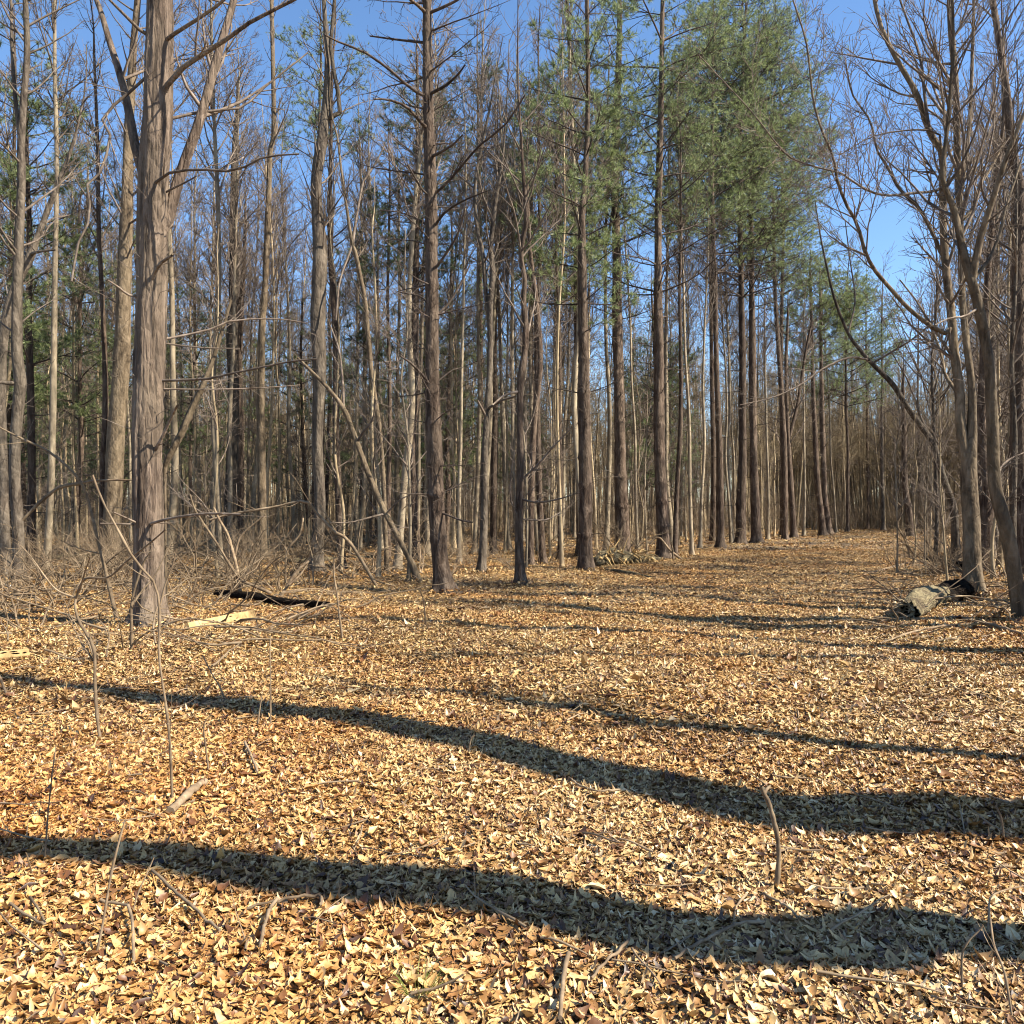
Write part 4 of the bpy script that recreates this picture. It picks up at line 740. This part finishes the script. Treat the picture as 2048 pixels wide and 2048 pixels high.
sticks('sapling', 'leafless sapling clump at the foot of the massive tree', 'sapling', [W([(263, 1306), (263, 1250), (264, 1200), (285, 1130), (300, 1105)], 7, 3), W([(264, 1210), (285, 1180), (310, 1150), (345, 1080)], 5, 2), W([(263, 1290), (300, 1262), (360, 1240)], 4, 2)], dens=2)
sticks('sapling', 'crooked sapling with two arms rising behind the pale board', 'sapling', [W([(482, 1192), (475, 1143), (460, 1085), (453, 1064), (436, 1035), (428, 1015)], 8, 4), W([(543, 1187), (510, 1172), (482, 1160), (460, 1130), (435, 1089), (399, 1035), (388, 1015), (380, 990)], 7, 3), W([(470, 1110), (480, 1075), (505, 1050), (530, 1030)], 5, 3)], dens=2)
sticks('arching_vine', 'long arching dry vine spanning from the brush to the foot of the leaning pole', 'vine', [W([(756, 1125), (700, 1085), (670, 1064), (634, 1027), (609, 1002), (543, 1015), (467, 1027), (420, 1040)], 7, 4)], D=17.5, dens=1.5)
sticks('dead_snag', 'short pale slanting snag left of the leaning pole', 'snag', [W([(560, 1200), (572, 1176), (594, 1143), (618, 1122)], 8, 5), W([(578, 1170), (600, 1150), (615, 1128)], 4, 3)], D=15.5)
sticks('dead_snag', 'hooked bare snag rising behind the short pale slanting snag', 'snag', [W([(571, 1150), (574, 1105), (598, 1071), (605, 1045), (606, 1036)], 5, 4)], D=18)
sticks('dead_snag', 'pale bent snag leaning across the foot of the tall dark pine', 'snag', [W([(1368, 1138), (1340, 1100), (1322, 1078), (1312, 1076), (1298, 1088)], 5, 3), W([(1346, 1128), (1345, 1100), (1342, 1085)], 4, 3)], D=26, dens=1)
sticks('dead_snag', 'crooked thin sapling leaning out from the right bank over the trail', 'snag', [W([(1822, 1118), (1810, 1080), (1795, 1050), (1805, 1020), (1790, 1000)], 4, 3), W([(1830, 1115), (1815, 1085), (1808, 1060)], 3, 2)], D=28, dens=2)
st = [('thin dark stem standing alone left of the near shadow', [(88, 1764), (95, 1640), (103, 1560), (109, 1512), (112, 1490)], 4, 2), ('pale straight stem rising across the near shadow at left', [(188, 1930), (205, 1850), (222, 1750), (240, 1675), (250, 1640)], 6, 3),
      ('thin slanting stem beside the pale straight stem', [(259, 1855), (275, 1790), (295, 1745), (308, 1715)], 4, 2), ('tall upright twin stem standing in the broad shadow', [(541, 1466), (541, 1410), (541, 1353), (540, 1300), (541, 1270)], 4, 2),
      ('short slanting stem next to the tall upright twin stem', [(514, 1462), (518, 1430), (524, 1390)], 4, 2), ('short hooked pale stem standing in the broad shadow near the centre', [(936, 1524), (938, 1500), (942, 1478), (950, 1470)], 4, 3),
      ('leaning dark stem above the broad shadow at left', [(454, 1405), (440, 1375), (425, 1350), (405, 1310)], 4, 2), ('thin leaning stem at the left edge above the broad shadow', [(20, 1402), (8, 1375), (-4, 1345)], 6, 4),
      ('thin upright stem poking from litter beside the near shadow at left', [(65, 1775), (62, 1740), (52, 1705)], 4, 2), ('thin stem standing in the near shadow left of centre', [(952, 1835), (953, 1810), (950, 1780), (948, 1740)], 4, 2),
      ('slender bent stem in front of the leaning pole', [(686, 1275), (680, 1240), (674, 1190), (668, 1150), (668, 1118)], 5, 3), ('slender upright stem in front of the dark centre pine foot', [(852, 1262), (850, 1230), (847, 1200), (840, 1180)], 4, 2),
      ('curved pale stem standing right of the near shadow end', [(1925, 1955), (1924, 1915), (1935, 1885), (1957, 1862), (1966, 1850)], 5, 3), ('long thin stem bending in from the lower right edge', [(2030, 2020), (2010, 1950), (1989, 1893), (1982, 1850), (1977, 1806)], 5, 4),
      ('angled twig arching in at the right edge above the near shadow', [(1975, 1845), (1978, 1815), (1983, 1793), (2010, 1780), (2055, 1770)], 4, 3), ('paired short stems at the right end of the broad shadow', [(2010, 1672), (2003, 1640), (1991, 1610)], 5, 3),
      ('small stem bending over left of the paired short stems', [(1935, 1670), (1925, 1640), (1918, 1600)], 3, 2), ('tiny upright stem above the near shadow left of centre', [(420, 1560), (412, 1500), (408, 1450), (425, 1425)], 4, 2)]
for lb, pl, a, b_ in st: sticks('dry_stem', lb, 'dry stem', [W(pl, a, b_)], D=None, dens=3.5, group='dry stems standing in the leaf litter')
sticks('snapped_stick', 'thick snapped stick standing dark topped across the broad shadow', 'stick', [W([(1551, 1765), (1557, 1718), (1554, 1671), (1538, 1607), (1528, 1588), (1522, 1572)], 10, 8), W([(1526, 1590), (1534, 1578), (1540, 1572)], 8, 5)], mat=BRUSH)
# sticks lying on the leaves, each on its own traced ground points
ly = [('pale bent stick lying across the near shadow at left', [(201, 1846), (258, 1864), (268, 1960)], 6), ('long grey stick lying over the lower edge of the near shadow', [(490, 1842), (560, 1828), (636, 1815), (642, 1836)], 6), ('curved stick lying below the long grey stick', [(520, 1922), (530, 1880), (548, 1832), (575, 1822)], 7),
      ('thin straight stick lying along the near shadow right of centre', [(1350, 1927), (1427, 1888), (1480, 1862), (1530, 1854)], 6), ('dark forked stick lying at the bottom edge of the photo', [(1120, 2046), (1127, 1968), (1137, 1915)], 10), ('pale stick sloping left below the near shadow', [(1183, 1963), (1220, 1930), (1256, 1895), (1258, 1860)], 6),
      ('pale curved twig lying just under the broad shadow right of centre', [(1137, 1563), (1160, 1585), (1200, 1598), (1240, 1590)], 4), ('long diagonal stick lying left of the near shadow', [(304, 1784), (360, 1830), (400, 1860), (440, 1890)], 6), ('thin stick lying between the two broad shadow bands at left', [(490, 1510), (515, 1565)], 5),
      ('long thin twig at the foot of the hollow log', [(1960, 1262), (1850, 1275), (1760, 1290)], 4), ('slanting stick on the right bank below the hollow log', [(2046, 1290), (1960, 1262), (1900, 1250)], 6), ('thin stick lying in the leaves near the bottom left corner', [(20, 1865), (90, 1905), (60, 1850)], 5),
      ('broad curled bark strip in the leaves left of centre', [(340, 1655), (375, 1620), (410, 1585)], 16), ('grey twig lying right of the snapped stick', [(1520, 1790), (1560, 1815), (1600, 1845)], 5)]
for lb, pl, wd in ly:
    q = np.array([np.r_[gp(a, b_, .045), wd/2/F*gp(a, b_)[1]] for a, b_ in pl]); s = smooth_path(q, 18); s[:, 2] += rng.normal(0, .004, 18)+.012*np.sin(np.linspace(0, 3.1, 18)); o = s[0, :3].copy()
    tb = TB(); tb.tubes(s[None, :, :3], s[None, :, 3]*(1+.1*rng.normal(0, 1, (1, 18))), 8, cap=True)
    x = tb.build('fallen_stick', BRUSH, None, origin=o); x.location = o; tag(x, lb, 'stick')
tb = TB(); N = 1100; y = 2+28*rng.random(N)**.9; x = rng.uniform(-1, 1, N)*(.66*y+1); a = rng.uniform(0, 6.28, N)
br, rr = grow(np.stack([x, y, ground_z(x, y)+.05], 1), np.stack([np.cos(a), np.sin(a), rng.normal(0, .05, N)], 1), rng.uniform(.08, .55, N), rng.uniform(.0018, .007, N), 6, .12, 0, .5); tb.tubes(br, rr, 5); twigs(tb, br[:400], rr[:400], np.full(400, .4), [dict(per_m=4, ang=.7, lr=.5, n=3)], rmin=.0015)
tag(tb.build('twig_litter', BRUSH), 'scatter of short broken twigs lying among the fallen leaves', 'twigs', kind='stuff')
tb = TB(); N = 430; y = 8.5+21*rng.random(N)**.8; x = -1.2-rng.random(N)**.8*(.66*y-.5); x = np.where(y < 13, np.minimum(x, -3.2), x); a = rng.uniform(0, 6.28, N)
y = np.where(rng.random(N) < .2, rng.uniform(20, 50, N), y); x = np.where(y > 30, -rng.random(N)*.6*y, x)
L = rng.uniform(.5, 2.4, N); br, rr = grow(np.stack([x, y, ground_z(x, y)+rng.uniform(.02, .2, N)], 1), np.stack([np.cos(a), np.sin(a), rng.normal(.25, .25, N)], 1), L, rng.uniform(.006, .018, N), 9, .15, -.05, .6); br[..., 2] = np.maximum(br[..., 2], ground_z(br[..., 0], br[..., 1])+.03); tb.tubes(br, rr, 6)
twigs(tb, br, rr, L, [dict(per_m=1.5, ang=.7, lr=.35, n=5, wob=.15)], rmin=.003)
N = 120; y = rng.uniform(10, 24, N); x = np.maximum(8.0+.55*(y-17)+np.abs(rng.normal(0, 1.6, N)), 5.2); a = rng.uniform(0, 6.28, N)
L = rng.uniform(.4, 2.0, N); br, rr = grow(np.stack([x, y, ground_z(x, y)+rng.uniform(.02, .12, N)], 1), np.stack([np.cos(a), np.sin(a), rng.normal(.15, .2, N)], 1), L, rng.uniform(.006, .02, N), 9, .15, -.05, .6); br[..., 2] = np.maximum(br[..., 2], ground_z(br[..., 0], br[..., 1])+.03); tb.tubes(br, rr, 6)
twigs(tb, br, rr, L, [dict(per_m=1.5, ang=.7, lr=.35, n=5, wob=.15)], rmin=.003)
tag(tb.build('branch_litter', BRUSH), 'tangle of dead fallen branches strewn over the floor of the left wood and the right bank', 'fallen branches', kind='stuff')
# tuft of green grass
o = gp(838, 1985); tb = TB(); N = 60; a = rng.uniform(0, 6.28, N)
br, rr = grow(o+np.stack([.03*np.cos(a), .03*np.sin(a), np.zeros(N)], 1), np.stack([np.cos(a)*.5, np.sin(a)*.5, np.ones(N)], 1), rng.uniform(.06, .15, N), np.full(N, .0016), 5, .1, -.12); tb.tubes(br, rr, 3)
x = tb.build('grass_tuft', GRASS, None, origin=o); x.location = o; tag(x, 'small tuft of yellow green grass in the leaves near the bottom, left of centre', 'grass tuft')
# brush of the left front
for i, (px, py, H, ns, lb) in enumerate([(60, 1260, 1.5, 5, 'leafless shrub in front of the crooked dark trunk'), (420, 1205, 1.5, 7, 'leafless shrub behind the pale yellow board'), (560, 1185, 1.3, 6, 'leafless shrub around the short slanting snag'), (150, 1200, 1.9, 8, 'leafless shrub left of the massive trunk with long crossing shoots'), (10, 1215, 1.7, 7, 'leafless shrub at the left edge before the curving forked tree'), (350, 1215, 1.6, 7, 'leafless shrub between the massive trunk and the pale board'), (480, 1165, 1.8, 8, 'leafless shrub behind the long dark decaying log'), (620, 1180, 1.6, 6, 'leafless shrub right of the long dark decaying log'), (280, 1175, 2.0, 8, 'leafless shrub hidden partly behind the massive trunk'), (70, 1180, 2.0, 8, 'leafless shrub at the foot of the crooked dark trunk'), (390, 1160, 2.0, 8, 'leafless shrub well behind the pale yellow board'), (740, 1150, 1.6, 6, 'leafless shrub behind the foot of the leaning pole'), (920, 1140, 1.4, 6, 'leafless shrub right of the dark centre pine'), (1090, 1125, 1.5, 6, 'leafless shrub left of the straight pine by the log heap'), (1960, 1160, 1.6, 7, 'leafless shrub behind the double trunked tree'), (2040, 1200, 1.4, 6, 'leafless shrub at the right edge before the broad dark trunk'), (120, 1215, 1.8, 6, 'leafless shrub just left of the massive trunk foot'),
                                         (700, 1165, 1.2, 5, 'leafless shrub left of the leaning pole foot'), (220, 1330, 1.0, 4, 'small leafless shrub below the foot of the massive tree'), (2010, 1175, 1.4, 6, 'leafless shrub behind the wavy footed tree'), (1300, 1128, 1.2, 5, 'leafless shrub between the first two pines right of the log heap')]):
    q = gp(px, py); shrub(q[0], q[1], H, ns, lb, 'shrub', None, spread=.8, rmin=.0025)


# ---------------------------------------- each repeat named by its place in its row
ORD = 'leftmost second third fourth fifth sixth seventh eighth ninth tenth eleventh twelfth thirteenth fourteenth fifteenth sixteenth seventeenth eighteenth nineteenth twentieth twenty-first twenty-second twenty-third twenty-fourth twenty-fifth twenty-sixth twenty-seventh twenty-eighth twenty-ninth thirtieth thirty-first thirty-second thirty-third thirty-fourth thirty-fifth'.split()
gr = {}
for o in bpy.data.objects:
    if o.type == 'EMPTY' and not o.parent and o.get('group') and o['group'] != 'dry stems standing in the leaf litter': gr.setdefault(o['group'], []).append(o)
for g, L in gr.items():
    L.sort(key=lambda o: o.location.x/o.location.y)
    if len(L) < 2: continue
    for i, o in enumerate(L):
        w_ = ORD[i] if i < 35 else 'farther right'
        o['label'] = (w_+' ' if i == 0 or i >= 35 else w_+' from left, ')+o['label']

# leaves drifted against the feet of the trunks
tb = TB(); bx = []; by = []
for o in bpy.data.objects:
    if o.type == 'EMPTY' and not o.parent and o.get('category') in ('tree', 'pine tree') and o.location.y < 34 and len(o.children):
        dd_ = [c for c in o.children if c.name.startswith('trunk')]
        if not dd_: continue
        r0 = max(.05, dd_[0].dimensions.x*.0+.25); n_ = 260 if o.location.y < 24 else 90
        a = rng.uniform(0, 6.28, n_); q = .12+np.abs(rng.normal(0, .28, n_)); bx.append(o.location.x+q*np.cos(a)); by.append(o.location.y+q*np.sin(a))
bx = np.concatenate(bx); by = np.concatenate(by); leaves(tb, bx, by, .075, 4, .13, .4)
tag(tb.build('leaf_drifts', LEAF), 'dry leaves drifted up against the feet of the trunks', 'leaf drifts', kind='stuff')
